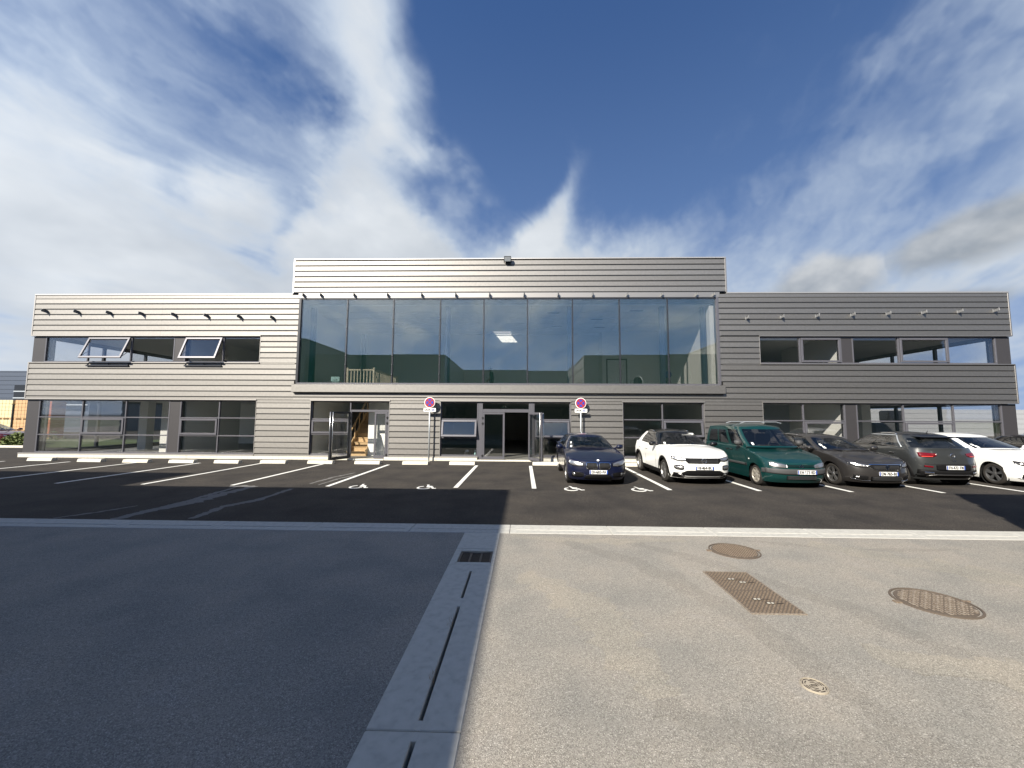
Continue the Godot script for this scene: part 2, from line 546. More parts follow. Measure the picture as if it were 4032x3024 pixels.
func make_ground() -> void:
	setting(sheet("ground", -400, 400, -400, 400, -0.3, M.grass))
	var lot := Node3D.new()
	lot.name = "parking_lot"
	add_child(lot)
	setting(lot)
	sheet("surface", -70, 70, -75, BZ0, 0.0, M.new_asphalt, lot)
	# stall lines, cut square, a few millimetres of paint
	var lines := [-24.4, -21.6, -18.79, -15.9, -13.27, -10.74, -8.15, -5.44, -1.85, 0.32, 4.02, 6.43, 8.87, 11.28, 13.75, 16.2]
	for x in lines:
		var st := mb()
		slab(st, rect_poly(x - 0.062, x + 0.062, -16.32, -11.22), 0.004, 0.003)
		obj("painted_line", st, M.road_paint, lot)
	for x in [-4.52, -2.64, 1.40, 3.23]:
		var st := mb()
		wheelchair(st, Vector3(x, 0.004, -11.27), Vector3(0.55, 0, 0), Vector3(0, 0, -0.72), 0.003)
		obj("wheelchair_symbol", st, M.road_paint, lot)
	# pale dust tracked across the new asphalt by wheels
	for e in [[[Vector2(-7.66, -7.47), Vector2(-7.62, -8.2), Vector2(-7.42, -9.05), Vector2(-7.5, -10.1), Vector2(-7.44, -10.95)], 0.34, 1], [[Vector2(-7.72, -7.8), Vector2(-7.62, -8.9), Vector2(-7.72, -9.8), Vector2(-7.84, -10.9)], 0.16, 2], [[Vector2(-6.27, -7.6), Vector2(-6.42, -8.64), Vector2(-6.15, -9.37), Vector2(-6.2, -10.8)], 0.20, 3], [[Vector2(-8.85, -7.5), Vector2(-8.54, -8.0), Vector2(-8.3, -8.6)], 0.10, 4], [[Vector2(-8.05, -10.98), Vector2(-7.75, -11.1), Vector2(-7.32, -11.0)], 0.26, 5], [[Vector2(-6.15, -11.6), Vector2(-6.05, -12.9), Vector2(-5.8, -13.9)], 0.12, 6], [[Vector2(-5.8, -11.4), Vector2(-5.75, -12.6), Vector2(-5.5, -13.5)], 0.10, 7]]:
		var st := mb()
		ragged_strip(st, e[0], e[1], 0.0010 + 0.0004 * e[2], e[2])
		obj("tyre_track_dust", st, M.dust, lot)
	var ap := Node3D.new()
	ap.name = "courtyard_apron"
	add_child(ap)
	setting(ap)
	sheet("surface", -70, CH0, BZ1, 30, 0.0, M.old_asphalt, ap)
	sheet("surface", CH1, 70, BZ1, 30, 0.0, M.old_asphalt, ap)
	# scuffs, tyre arcs and sandy drifts on the apron
	for e in [[[Vector2(0.6, -6.6), Vector2(1.6, -5.6), Vector2(2.2, -4.2), Vector2(2.4, -2.6)], 0.34, 11, 0], [[Vector2(1.3, -6.8), Vector2(2.4, -5.9), Vector2(3.4, -4.4), Vector2(3.9, -2.8)], 0.30, 12, 0], [[Vector2(3.6, -6.7), Vector2(5.0, -6.3), Vector2(6.6, -6.4)], 0.16, 13, 0], [[Vector2(0.0, -5.2), Vector2(0.7, -4.3), Vector2(1.0, -3.0)], 0.5, 14, 1], [[Vector2(4.5, -6.6), Vector2(6.0, -5.2), Vector2(7.4, -4.4)], 0.6, 15, 1], [[Vector2(-0.2, -6.8), Vector2(1.2, -6.55), Vector2(2.6, -6.7)], 0.26, 16, 1], [[Vector2(0.9, -2.9), Vector2(1.7, -2.5), Vector2(2.6, -2.6)], 0.35, 20, 0], [[Vector2(2.9, -3.6), Vector2(3.8, -3.3), Vector2(4.7, -3.5)], 0.4, 21, 1]]:
		var st := mb()
		ragged_strip(st, e[0], e[1], 0.0004 + 0.0002 * (e[2] - 11), e[2])
		obj("tyre_scuff" if e[3] == 0 else "sand_drift", st, M.asphalt_scuffed if e[3] == 0 else M.asphalt_sandy, ap)
	# concrete strip across, cast in lengths with a slot drain along its middle
	var strip := Node3D.new()
	strip.name = "concrete_strip"
	add_child(strip)
	setting(strip)
	var zs := -7.13
	var xs := -40.0
	var k := 0
	while xs < 40.0:
		var xe := xs + 1.73
		var st := mb()
		cbox(st, Vector3(xs, -0.2, BZ0), Vector3(xe - 0.006, 0.006, zs - 0.011), 0.006)
		cbox(st, Vector3(xs, -0.2, zs + 0.011), Vector3(xe - 0.006, 0.006, BZ1), 0.006)
		cbox(st, Vector3(xs, -0.2, zs - 0.02), Vector3(xs + 0.11, 0.005, zs + 0.02), 0.004)
		cbox(st, Vector3(xe - 0.116, -0.2, zs - 0.02), Vector3(xe - 0.006, 0.005, zs + 0.02), 0.004)
		obj("concrete_length", st, M.concrete, strip)
		xs = xe
		k += 1
	sheet("slot_bottom", -40, 40, BZ0, BZ1, -0.18, M.void, strip)
	# concrete channel towards the camera with slots
	var chn := Node3D.new()
	chn.name = "drainage_channel"
	add_child(chn)
	setting(chn)
	var xs0 := -0.665
	var xs1 := -0.637
	var cuts := [-6.93, -6.1, -5.45, -2.64, 0.2, 3.0]
	var slots := [[], [], [[-5.24, -4.48], [-4.29, -2.73]], [[-2.56, -1.05], [-0.85, 0.1]], [[0.3, 1.8]]]
	for c in cuts.size() - 1:
		var z0: float = cuts[c] + 0.004
		var z1: float = cuts[c + 1] - 0.004
		var st := mb()
		if c == 1:      # the length that holds the grate
			cbox(st, Vector3(CH0, -0.25, z0), Vector3(-0.885, 0.006, z1), 0.006)
			cbox(st, Vector3(-0.425, -0.25, z0), Vector3(CH1, 0.006, z1), 0.006)
			cbox(st, Vector3(-0.885, -0.25, z0), Vector3(-0.425, 0.004, -6.005), 0.004)
			cbox(st, Vector3(-0.885, -0.25, -5.555), Vector3(-0.425, 0.004, z1), 0.004)
		elif slots[c].is_empty():
			cbox(st, Vector3(CH0, -0.25, z0), Vector3(CH1, 0.006, z1), 0.006)
		else:
			cbox(st, Vector3(CH0, -0.25, z0), Vector3(xs0, 0.006, z1), 0.006)
			cbox(st, Vector3(xs1, -0.25, z0), Vector3(CH1, 0.006, z1), 0.006)
			var a := z0
			for s in slots[c]:
				cbox(st, Vector3(xs0 - 0.008, -0.25, a), Vector3(xs1 + 0.008, 0.005, s[0]), 0.004)
				a = s[1]
			cbox(st, Vector3(xs0 - 0.008, -0.25, a), Vector3(xs1 + 0.008, 0.005, z1), 0.004)
		obj("concrete_length", st, M.channel_concrete, chn)
	sheet("slot_bottom", CH0, CH1, -6.93, 4, -0.2, M.void, chn)
	# dry grass tufts caught in the slot
	for e in [[-0.668, -3.95, 7], [-0.668, -3.18, 5]]:
		var st := mb()
		rng.seed = int(e[2])
		for q in 26:
			var b := Vector3(e[0] + rng.randf_range(-0.02, 0.01), -0.02, e[1] + rng.randf_range(-0.07, 0.07))
			var tip := b + Vector3(rng.randf_range(-0.035, 0.02), rng.randf_range(0.03, 0.075), rng.randf_range(-0.03, 0.03))
			tri(st, b, b + Vector3(0.004, 0, 0.002), tip)
		var g := obj("dry_tuft", st, M.crate_tan)
		tag(g, ["dry grass tuft in the channel slot nearer the drain grate", "dry grass tuft in the channel slot nearer the camera"][0 if e[2] == 7 else 1], "grass tuft")

# a strip with torn edges along a centre line
func ragged_strip(st: SurfaceTool, c: Array, width: float, y: float, seed_n: int) -> void:
	var n := FastNoiseLite.new()
	n.seed = seed_n
	n.frequency = 2.2
	n.fractal_octaves = 4
	var l := []
	var r := []
	var steps := 40
	for i in steps + 1:
		var f := float(i) / steps * (c.size() - 1)
		var a := mini(int(f), c.size() - 2)
		var p: Vector2 = (c[a] as Vector2).lerp(c[a + 1], f - a)
		var e0: Vector2 = (c[a + 1] as Vector2) - c[a]
		var e1: Vector2 = (c[mini(a + 2, c.size() - 1)] as Vector2) - c[maxi(mini(a + 1, c.size() - 2), 0)]
		var eb: Vector2 = (c[maxi(a, 1)] as Vector2) - c[maxi(a - 1, 0)]
		var d := (e0.normalized() + e1.normalized() * (f - a) + eb.normalized() * (1.0 - f + a)).normalized()
		var nn := Vector2(-d.y, d.x)
		var w := width * 0.5 * (0.55 + 0.45 * sin(PI * clampf(float(i) / steps, 0.02, 0.98)))
		l.append(p + nn * w * (1.0 + 1.1 * n.get_noise_2d(p.x * 1.5, p.y * 3.0)))
		r.append(p - nn * w * (1.0 + 1.1 * n.get_noise_2d(p.x * 1.5 + 40.0, p.y * 3.0)))
	for i in steps:
		quad(st, Vector3(l[i].x, y, l[i].y), Vector3(l[i + 1].x, y, l[i + 1].y), Vector3(r[i + 1].x, y, r[i + 1].y), Vector3(r[i].x, y, r[i].y))

# wheelchair sign in a unit square: u across, v up, drawn as thick strokes with thickness h along their common normal
func wheelchair(st: SurfaceTool, o: Vector3, u: Vector3, v: Vector3, h: float) -> void:
	var nrm := u.cross(v).normalized()
	var sz := u.length()
	var strokes := [[Vector2(-0.06, 0.32), Vector2(0.0, -0.02), Vector2(0.24, -0.03), Vector2(0.36, -0.32), Vector2(0.47, -0.29)]]
	var arc := []
	for i in 13:
		var a := deg_to_rad(118.0 + 218.0 * i / 12.0)
		arc.append(Vector2(-0.12 + 0.31 * cos(a), -0.16 + 0.30 * sin(a)))
	strokes.append(arc)
	strokes.append([Vector2(-0.02, 0.14), Vector2(0.18, 0.12)])
	var lift := 0.0
	for s in strokes:
		for i in s.size() - 1:
			lift += h * 0.06
			stroke(st, o, u, v, nrm, s[i], s[i + 1], 0.05, h + lift)
	var prev := Vector2.ZERO
	for i in 11:
		var a := TAU * i / 10.0
		var p := Vector2(-0.10 + 0.075 * cos(a), 0.43 + 0.075 * sin(a))
		if i > 0:
			tri(st, o + u * -0.10 + v * 0.43 + nrm * h, o + u * p.x + v * p.y + nrm * h, o + u * prev.x + v * prev.y + nrm * h)
		prev = p

func stroke(st: SurfaceTool, o: Vector3, u: Vector3, v: Vector3, nrm: Vector3, a: Vector2, b: Vector2, hw: float, h: float) -> void:
	var d := (b - a).normalized()
	var nn := Vector2(-d.y, d.x) * hw
	a -= d * hw * 0.7
	b += d * hw * 0.7
	var p := []
	for q in [a - nn, b - nn, b + nn, a + nn]:
		p.append(o + u * q.x + v * q.y + nrm * h)
	quad(st, p[0], p[1], p[2], p[3])
	for i in 4:
		var j := (i + 1) % 4
		quad(st, p[i] - nrm * h, p[j] - nrm * h, p[j], p[i])

# ---------------------------------------------------------------- the office building
var B: Node3D
const XL := -23.1
const XR := 21.5
const ZB := -34.0
const F1 := 3.2

func plank(x0: float, x1: float, y0: float, y1: float, k: int) -> void:
	if x1 - x0 < 0.02 or y1 - y0 < 0.03:
		return
	var st := mb()
	var full := y1 - y0 > RIB - 0.03
	var prof := [Vector2(y0, 0.0), Vector2(y0 + 0.026, 0.0), Vector2(y0 + 0.034, 0.042), Vector2(y1 - 0.03, 0.038), Vector2(y1 - 0.004, 0.012)]
	if not full:
		prof = [Vector2(y0 + 0.002, 0.0), Vector2(y0 + 0.006, 0.04), Vector2(y1 - 0.012, 0.038), Vector2(y1 - 0.002, 0.012)]
	for i in prof.size() - 1:
		var p: Vector2 = prof[i]
		var q: Vector2 = prof[i + 1]
		quad(st, Vector3(x0, p.x, FZ + p.y), Vector3(x1, p.x, FZ + p.y), Vector3(x1, q.x, FZ + q.y), Vector3(x0, q.x, FZ + q.y))
		for e in [x0, x1]:
			tri(st, Vector3(e, p.x, FZ + p.y), Vector3(e, q.x, FZ + q.y), Vector3(e, (p.x + q.x) * 0.5, FZ - 0.003))
	wobj("cladding_plank", st, M["cladding_%d" % (k % 3)], B)

func clad(x0: float, x1: float, y0: float, y1: float, joints: Array) -> void:
	var xs := [x0]
	for j in joints:
		if j > x0 + 0.4 and j < x1 - 0.4:
			xs.append(j)
	xs.append(x1)
	for k in range(-12, 28):
		var a := maxf(y0, RIB0 + RIB * k)
		var b := minf(y1, RIB0 + RIB * (k + 1))
		if b - a < 0.03:
			continue
		for i in xs.size() - 1:
			plank(xs[i] + (0.002 if i > 0 else 0.0), xs[i + 1], a, b, absi(k * 7 + i * 3 + int(x0 * 3.0)))
	var st := mb()
	box(st, Vector3(x0, y0, FZ - 0.28), Vector3(x1, y1, FZ - 0.004))
	wobj("wall_panel", st, M.void, B)

func bar(called: String, x0: float, x1: float, y0: float, y1: float, z0: float, z1: float, m: Material, parent: Node3D, c := 0.004) -> MeshInstance3D:
	var st := mb()
	cbox(st, Vector3(x0, y0, z0), Vector3(x1, y1, z1), c)
	return wobj(called, st, m, parent)

func blk(called: String, lo: Vector3, hi: Vector3, m: Material, parent: Node3D) -> MeshInstance3D:
	var st := mb()
	box(st, lo, hi)
	return wobj(called, st, m, parent)

func pane(x0: float, x1: float, y0: float, y1: float, z: float, m: Material, parent: Node3D, sheets := 1) -> void:
	var st := mb()
	for k in sheets:
		box(st, Vector3(x0, y0, z - 0.006 - k * 0.022), Vector3(x1, y1, z - k * 0.022))
	wobj("pane", st, m, parent)

# a top-hung sash, pushed out by `deg`
func sash(x0: float, x1: float, y0: float, y1: float, deg: float) -> void:
	var w := part_node("sash_window", B)
	w.position = Vector3((x0 + x1) * 0.5, y1, FZ - 0.02) - B.position
	w.rotation_degrees.x = -deg
	var hw := (x1 - x0) * 0.5
	var h := y1 - y0
	var f := 0.085
	var st := mb()
	cbox(st, Vector3(-hw, -f, -0.03), Vector3(hw, 0, 0.035), 0.006)
	cbox(st, Vector3(-hw, -h, -0.03), Vector3(hw, -h + f, 0.035), 0.006)
	cbox(st, Vector3(-hw, -h + f, -0.03), Vector3(-hw + f, -f, 0.034), 0.006)
	cbox(st, Vector3(hw - f, -h + f, -0.03), Vector3(hw, -f, 0.034), 0.006)
	obj("sash_frame", st, M.frame, w)
	st = mb()
	box(st, Vector3(-hw + f, -h + f, -0.006), Vector3(hw - f, -f, 0.0))
	box(st, Vector3(-hw + f, -h + f, -0.03), Vector3(hw - f, -f, -0.024))
	obj("pane", st, M.window_glass, w)
	if deg > 3.0:
		for s in [-1.0, 1.0]:
			st = mb()
			var a := Vector3(s * (hw - 0.03), -h * 0.93, -0.02)
			var e := w.transform.basis.inverse() * Vector3(s * (hw - 0.03), -h * 0.55, -0.02)
			tube(st, [a, e], [0.012], 6)
			obj("stay_arm", st, M.black, w)

# bays: list of [x0, x1]; rows: list of heights splitting them; sashes: [bay, row, degrees]
func ribbon(y0: float, y1: float, bays: Array, splits: Array, sashes: Array, panels: Array, called := "ribbon_window") -> void:
	var w := part_node(called, B)
	var zf := FZ - 0.03
	var zb := FZ - 0.11
	var x0: float = bays[0][0]
	var x1: float = bays[-1][1]
	bar("frame_rail", x0 - 0.03, x1 + 0.03, y1 - 0.05, y1, zb, zf, M.frame, w)
	bar("frame_rail", x0 - 0.03, x1 + 0.03, y0, y0 + 0.06, zb, zf, M.frame, w)
	var ys := [y0 + 0.06]
	ys.append_array(splits)
	ys.append(y1 - 0.05)
	for i in bays.size():
		var a: float = bays[i][0]
		var b: float = bays[i][1]
		for e in [a, b]:
			if e == b and i + 1 < bays.size() and absf(bays[i + 1][0] - b) < 0.02:
				continue
			bar("mullion", e - 0.028, e + 0.028, y0 + 0.061, y1 - 0.051, zb, zf + 0.004, M.frame, w)
		for k in ys.size() - 1:
			var lo: float = ys[k] + (0.026 if k > 0 else 0.0)
			var hi: float = ys[k + 1] - (0.026 if k < ys.size() - 2 else 0.0)
			if k > 0:
				bar("transom", a + 0.029, b - 0.029, ys[k] - 0.025, ys[k] + 0.025, zb, zf - 0.002, M.frame, w)
			var has := -1.0
			for s in sashes:
				if s[0] == i and s[1] == k:
					has = s[2]
			if has >= 0.0:
				sash(a + 0.035, b - 0.035, lo + 0.012, hi - 0.012, has)
			else:
				pane(a + 0.027, b - 0.027, lo, hi, FZ - 0.07, M.window_glass, w, 2)
	for p in panels:
		blk("corner_panel" if p.size() > 2 else "infill_panel", Vector3(p[0], y0 + 0.002, FZ - 0.3), Vector3(p[1], y1 - 0.002, FZ - 0.034), M.dark_panel, B)

func trim(x0: float, x1: float, y0: float, y1: float, out: float, called := "flashing") -> void:
	bar(called, x0, x1, y0, y1, FZ - 0.02, FZ + out, M.flashing, B, 0.004)

func bracket(x: float, y: float, reach: float) -> void:
	var st := mb()
	cbox(st, Vector3(x - 0.035, y - 0.07, FZ + 0.03), Vector3(x + 0.035, y + 0.07, FZ + 0.052), 0.004)
	var t := Transform3D(Basis(Vector3.RIGHT, -0.10), Vector3(x, y, FZ + 0.05))
	cbox(st, Vector3(-0.010, -0.065, 0), Vector3(0.010, 0.065, reach), 0.004, t)
	cbox(st, Vector3(-0.010, 0.045, 0), Vector3(0.05, 0.065, reach * 0.9), 0.004, t)
	wobj("wall_bracket", st, M.bracket_zinc, B)

func make_building() -> void:
	B = thing("office_building", "long two-storey office building with ribbed grey metal cladding and a central glass bay", "building", Vector3(-0.8, 0, FZ))
	var jl := [-16.9]
	clad(XL, -10.47, 5.64, 7.58, jl)
	clad(XL, -10.47, 2.68, 4.38, jl)
	clad(-12.13, -10.47, 4.38, 5.64, [])
	clad(-12.15, -9.66, 0.14, 2.68, [])
	clad(8.9, XR, 5.64, 7.58, [15.3])
	clad(8.9, XR, 2.68, 4.38, [15.3])
	clad(8.9, 10.57, 4.38, 5.64, [])
	clad(8.05, 10.58, 0.14, 2.68, [])
	clad(-10.47, 8.9, 2.68, 3.05, [-4.2, 2.1])
	clad(-6.01, -3.72, 0.14, 2.68, [])
	clad(2.16, 4.44, 0.14, 2.68, [])
	clad(-10.7, 9.18, 7.67, 9.235, [-4.4, 1.9])
	# flat strip over the glass, sill box under it, parapet caps and flashings
	bar("head_strip", -10.47, 8.9, 7.43, 7.665, FZ - 0.25, FZ + 0.03, M.flashing, B, 0.006)
	for e in [[-10.49, -5.75], [-5.747, -1.0], [-0.997, 4.1], [4.103, 8.92]]:
		var st := mb()
		var zo := FZ + 0.20
		var pr := [Vector2(3.03, FZ - 0.05), Vector2(3.03, zo - 0.012), Vector2(3.042, zo), Vector2(3.375, zo), Vector2(3.405, zo - 0.04), Vector2(3.425, FZ - 0.05)]
		for i in pr.size() - 1:
			var p: Vector2 = pr[i]
			var q: Vector2 = pr[i + 1]
			quad(st, Vector3(e[0], p.x, p.y), Vector3(e[1], p.x, p.y), Vector3(e[1], q.x, q.y), Vector3(e[0], q.x, q.y))
		for x in [e[0], e[1]]:
			for i in range(1, pr.size() - 1):
				tri(st, Vector3(x, pr[0].x, pr[0].y), Vector3(x, pr[i].x, pr[i].y), Vector3(x, pr[i + 1].x, pr[i + 1].y))
		wobj("sill_box", st, M.cladding_0, B)
	bar("parapet_cap", XL - 0.05, -10.72, 7.582, 7.65, FZ - 0.3, FZ + 0.065, M.parapet, B, 0.008)
	bar("parapet_cap", 9.2, XR + 0.05, 7.582, 7.65, FZ - 0.3, FZ + 0.065, M.parapet, B, 0.008)
	bar("parapet_cap", -10.75, 9.23, 9.237, 9.30, FZ - 0.3, FZ + 0.065, M.parapet, B, 0.008)
	for x in [-10.72, 9.20]:
		bar("corner_trim", x - 0.035, x + 0.035, 7.655, 9.235, FZ - 0.3, FZ + 0.055, M.parapet if x < 0.0 else M.flashing, B, 0.006)
	for e in [[XL - 0.02, 5.64, 7.58], [XL - 0.02, 2.68, 4.38], [XR + 0.02, 5.64, 7.58], [XR + 0.02, 2.68, 4.38]]:
		bar("corner_trim", e[0] - 0.03, e[0] + 0.03, e[1], e[2] - 0.001, FZ - 0.06, FZ + 0.052, M.flashing, B, 0.006)
	for e in [[XL, -12.13, 5.635, 5.665], [10.57, XR, 5.635, 5.665], [XL, -12.15, 2.665, 2.70], [10.58, XR, 2.665, 2.70], [-9.68, -5.99, 2.655, 2.70], [-3.74, 2.18, 2.655, 2.70], [4.42, 8.07, 2.655, 2.70]]:
		trim(e[0], e[1], e[2] - 0.012, e[3], 0.075, "drip_flashing")
	for e in [[XL, -12.13], [10.57, XR]]:
		trim(e[0], e[1], 4.355, 4.395, 0.085, "window_sill")
	for e in [[XL - 0.06, -12.15], [10.58, XR + 0.06]]:
		trim(e[0], e[1], 0.14, 0.20, 0.07, "base_flashing")
	for e in [[-9.66, -7.86], [-3.72, -2.0], [4.44, 8.05], [0.85, 2.16]]:
		trim(e[0], e[1], 0.15, 0.205, 0.05, "base_flashing")
	for e in [[XL - 0.04, -15.2], [-15.195, -8.0], [-6.2, -2.02], [0.7, 8.3], [8.304, XR + 0.04]]:
		bar("plinth", e[0], e[1], -0.02, 0.138, FZ - 0.2, FZ + 0.075, M.plinth, B, 0.008)
	for e in [[-7.998, -6.202], [-2.018, 0.698]]:
		bar("door_step", e[0], e[1], -0.02, 0.055, FZ - 0.25, FZ + 0.10, M.plinth, B, 0.008)
	# vertical reveals beside the openings
	for e in [[-12.14, 4.395, 5.62], [-12.16, 0.21, 2.65], [-9.65, 0.21, 2.64], [-6.02, 0.06, 2.64], [-3.71, 0.21, 2.64], [2.15, 0.21, 2.64], [4.45, 0.21, 2.64], [8.04, 0.21, 2.64], [10.575, 4.395, 5.62], [10.59, 0.21, 2.65]]:
		bar("reveal", e[0] - 0.012, e[0] + 0.012, e[1], e[2], FZ - 0.11, FZ + 0.05, M.flashing, B, 0.003)
	# ribbons of windows
	var lb := [[-22.46, -20.40], [-20.40, -18.33], [-18.33, -16.27], [-15.74, -13.93], [-13.93, -12.17]]
	var rb := [[10.61, 12.38], [12.38, 14.17], [14.69, 16.69], [16.69, 18.82], [18.82, 20.86]]
	ribbon(4.396, 5.62, lb, [], [[1, 0, 22.0], [3, 0, 21.0]], [[XL + 0.03, -22.49, 1], [-16.24, -15.77]])
	ribbon(4.396, 5.62, rb, [], [[1, 0, 0.0], [3, 0, 0.0]], [[14.2, 14.66], [20.89, XR - 0.03, 1]])
	ribbon(0.205, 2.65, lb, [1.03, 1.84], [[1, 1, 0.0], [3, 1, 0.0]], [[XL + 0.03, -22.49, 1], [-16.24, -15.77]])
	ribbon(0.205, 2.65, rb, [1.06, 1.87], [[1, 1, 0.0], [3, 1, 0.0]], [[14.2, 14.66], [20.89, XR - 0.03, 1]])
	ribbon(0.205, 2.645, [[4.48, 6.22], [6.22, 8.01]], [1.08, 1.87], [[1, 1, 9.0]], [], "shop_window")
	ribbon(0.205, 2.645, [[-9.62, -7.83]], [1.13, 1.82], [[0, 1, 0.0]], [], "shop_window")
	ribbon(0.205, 2.645, [[-3.68, -2.03]], [1.02, 1.85], [[0, 1, 12.0]], [], "shop_window")
	ribbon(0.205, 2.645, [[0.5, 2.12]], [1.02, 1.85], [[0, 1, 9.0]], [], "shop_window")
	for e in [[-20.4, -18.33, 4.36], [-15.74, -13.93, 4.36]]:
		var st := mb()
		cbox(st, Vector3(e[0] + 0.1, 4.20, FZ + 0.06), Vector3(e[1] + 0.05, 4.26, FZ + 0.11), 0.006)
		for q in [e[0] + 0.14, (e[0] + e[1]) * 0.5 + 0.1, e[1]]:
			cbox(st, Vector3(q - 0.02, 4.21, FZ - 0.02), Vector3(q + 0.02, 4.25, FZ + 0.062), 0.004)
			cbox(st, Vector3(q - 0.02, 4.25, FZ + 0.05), Vector3(q + 0.02, 4.40, FZ + 0.075), 0.004)
		wobj("sash_guard_rail", st, M.frame_dark, B)
	make_curtain_wall()
	make_doors()
	for k in 8:
		bracket(-22.5 + 1.555 * k, 6.80 - 0.047 * k, 0.22)
		bracket(10.02 + 1.545 * k, 6.45 + 0.047 * k, 0.22)
	for x in [-10.2, -9.38, -7.82, -6.26, -4.68, -3.11, -1.55, 0.03, 1.58, 3.15, 4.71, 6.28, 7.83, 8.6]:
		bracket(x, 7.53, 0.15)
	make_shell()
	# flood lamp on the parapet
	var fl := thing("floodlight", "black box floodlight fixed to the parapet above the glass bay", "floodlight", Vector3(-0.72, 9.02, FZ + 0.05))
	var tilt := Transform3D(Basis(Vector3.RIGHT, 0.45), Vector3(0, 0.16, 0.17))
	var st2 := mb()
	cbox(st2, Vector3(-0.16, -0.12, -0.06), Vector3(0.16, 0.12, 0.06), 0.012, tilt)
	obj("housing", st2, M.trim_black, fl)
	st2 = mb()
	box(st2, Vector3(-0.14, -0.10, 0.0605), Vector3(0.14, 0.10, 0.064), tilt)
	obj("lens", st2, M.zinc, fl)
	st2 = mb()
	cbox(st2, Vector3(-0.10, -0.02, -0.01), Vector3(0.13, 0.11, 0.07), 0.008)
	obj("junction_box", st2, M.black, fl)
	st2 = mb()
	for s in [-1.0, 1.0]:
		tube(st2, [Vector3(s * 0.165, 0.16, 0.17), Vector3(s * 0.165, 0.05, 0.0)], [0.014], 6)
	obj("bracket_arm", st2, M.black, fl)

func make_curtain_wall() -> void:
	var w := part_node("glass_bay", B)
	var x0 := -10.35
	var x1 := 8.76
	bar("frame_rail", x0, x1, 3.41, 3.475, FZ - 0.12, FZ + 0.06, M.frame, w)
	bar("frame_rail", x0, x1, 7.365, 7.428, FZ - 0.12, FZ + 0.02, M.frame_dark, w)
	bar("frame_post", x0 - 0.06, x0 + 0.05, 3.43, 7.427, FZ - 0.14, FZ + 0.055, M.frame_dark, w)
	bar("frame_post", x1 - 0.05, x1 + 0.06, 3.43, 7.427, FZ - 0.14, FZ + 0.055, M.frame, w)
	for e in [[-10.47, x0 - 0.061], [x1 + 0.061, 8.9]]:
		blk("jamb", Vector3(e[0], 3.04, FZ - 0.28), Vector3(e[1], 7.428, FZ - 0.004), M.void, B)
		for k in range(1, 19):
			var a := RIB0 + RIB * k
			if a > 3.42 and a < 7.40:
				plank(e[0], e[1], a, minf(a + RIB, 7.428), k)
	var xs := [x0 + 0.05, -8.14, -5.98, -3.81, -1.80, 0.20, 2.25, 4.38, 6.55, x1 - 0.05]
	for i in xs.size() - 1:
		# no two panes hang quite true
		var c := Vector3((xs[i] + xs[i + 1]) * 0.5, 5.42, FZ + 0.004)
		var hang := Transform3D(Basis.from_euler(Vector3(deg_to_rad(rng.randf_range(-0.12, 0.12)), deg_to_rad(rng.randf_range(-0.22, 0.22)), 0)), c)
		var ps := mb()
		var hw: float = (xs[i + 1] - xs[i]) * 0.5 - 0.014
		for k in 5:
			box(ps, Vector3(-hw, -1.944, -0.006 - k * 0.016), Vector3(hw, 1.944, -k * 0.016), hang)
		wobj("pane", ps, M.curtain_glass, w)
		if i > 0:
			var st := mb()
			cbox(st, Vector3(xs[i] - 0.024, 3.476, FZ - 0.09), Vector3(xs[i] + 0.024, 7.364, FZ + 0.022), 0.004)
			for q in 8:
				var y := 3.86 + 0.43 * q
				lathe(st, [Vector2(0.0, 0.03), Vector2(0.026, 0.024), Vector2(0.034, 0.0)], Vector3(xs[i], y, FZ + 0.02), Vector3.RIGHT, Vector3.UP, Vector3.BACK, 8)
			wobj("mullion", st, M.frame_dark, w)

# a glazed door leaf hung at `hinge` and turned by `deg`; width to +x when dirn is 1
func leaf(hinge: Vector3, dirn: float, width: float, h: float, deg: float, m: Material, pull: bool) -> void:
	var d := part_node("door_leaf", B)
	d.position = hinge - B.position
	d.rotation_degrees.y = deg
	var a := 0.0 if dirn > 0.0 else -width
	var b := width if dirn > 0.0 else 0.0
	var f := 0.085
	var st := mb()
	cbox(st, Vector3(a, 0.0, -0.03), Vector3(b, 0.13, 0.03), 0.005)
	cbox(st, Vector3(a, h - f, -0.03), Vector3(b, h, 0.03), 0.005)
	cbox(st, Vector3(a, 0.13, -0.03), Vector3(a + f, h - f, 0.029), 0.005)
	cbox(st, Vector3(b - f, 0.13, -0.03), Vector3(b, h - f, 0.029), 0.005)
	obj("leaf_frame", st, m, d)
	st = mb()
	box(st, Vector3(a + f, 0.13, -0.01), Vector3(b - f, h - f, -0.003))
	box(st, Vector3(a + f, 0.13, 0.008), Vector3(b - f, h - f, 0.014))
	obj("pane", st, M.window_glass, d)
	if pull:
		st = mb(true)
		var x := (b - 0.045) if dirn > 0.0 else (a + 0.045)
		for s in [-1.0, 1.0]:
			tube(st, [Vector3(x, 0.02, s * 0.085), Vector3(x, h - 0.02, s * 0.085)], [0.019], 10)
		obj("pull_bar", st, M.steel, d)
		st = mb()
		for y in [0.25, 1.05, h - 0.25]:
			box(st, Vector3(x - 0.012, y - 0.012, -0.085), Vector3(x + 0.012, y + 0.012, 0.085))
		obj("pull_bar_post", st, M.steel, d)
	for y in [0.16, h - 0.5, h - 0.25]:
		st = mb()
		tube(st, [Vector3(0, y - 0.05, 0.04), Vector3(0, y + 0.05, 0.04)], [0.022], 8)
		box(st, Vector3(-0.045, y - 0.022, 0.028), Vector3(0.045, y + 0.03, 0.045))
		obj("hinge", st, M.black, d)

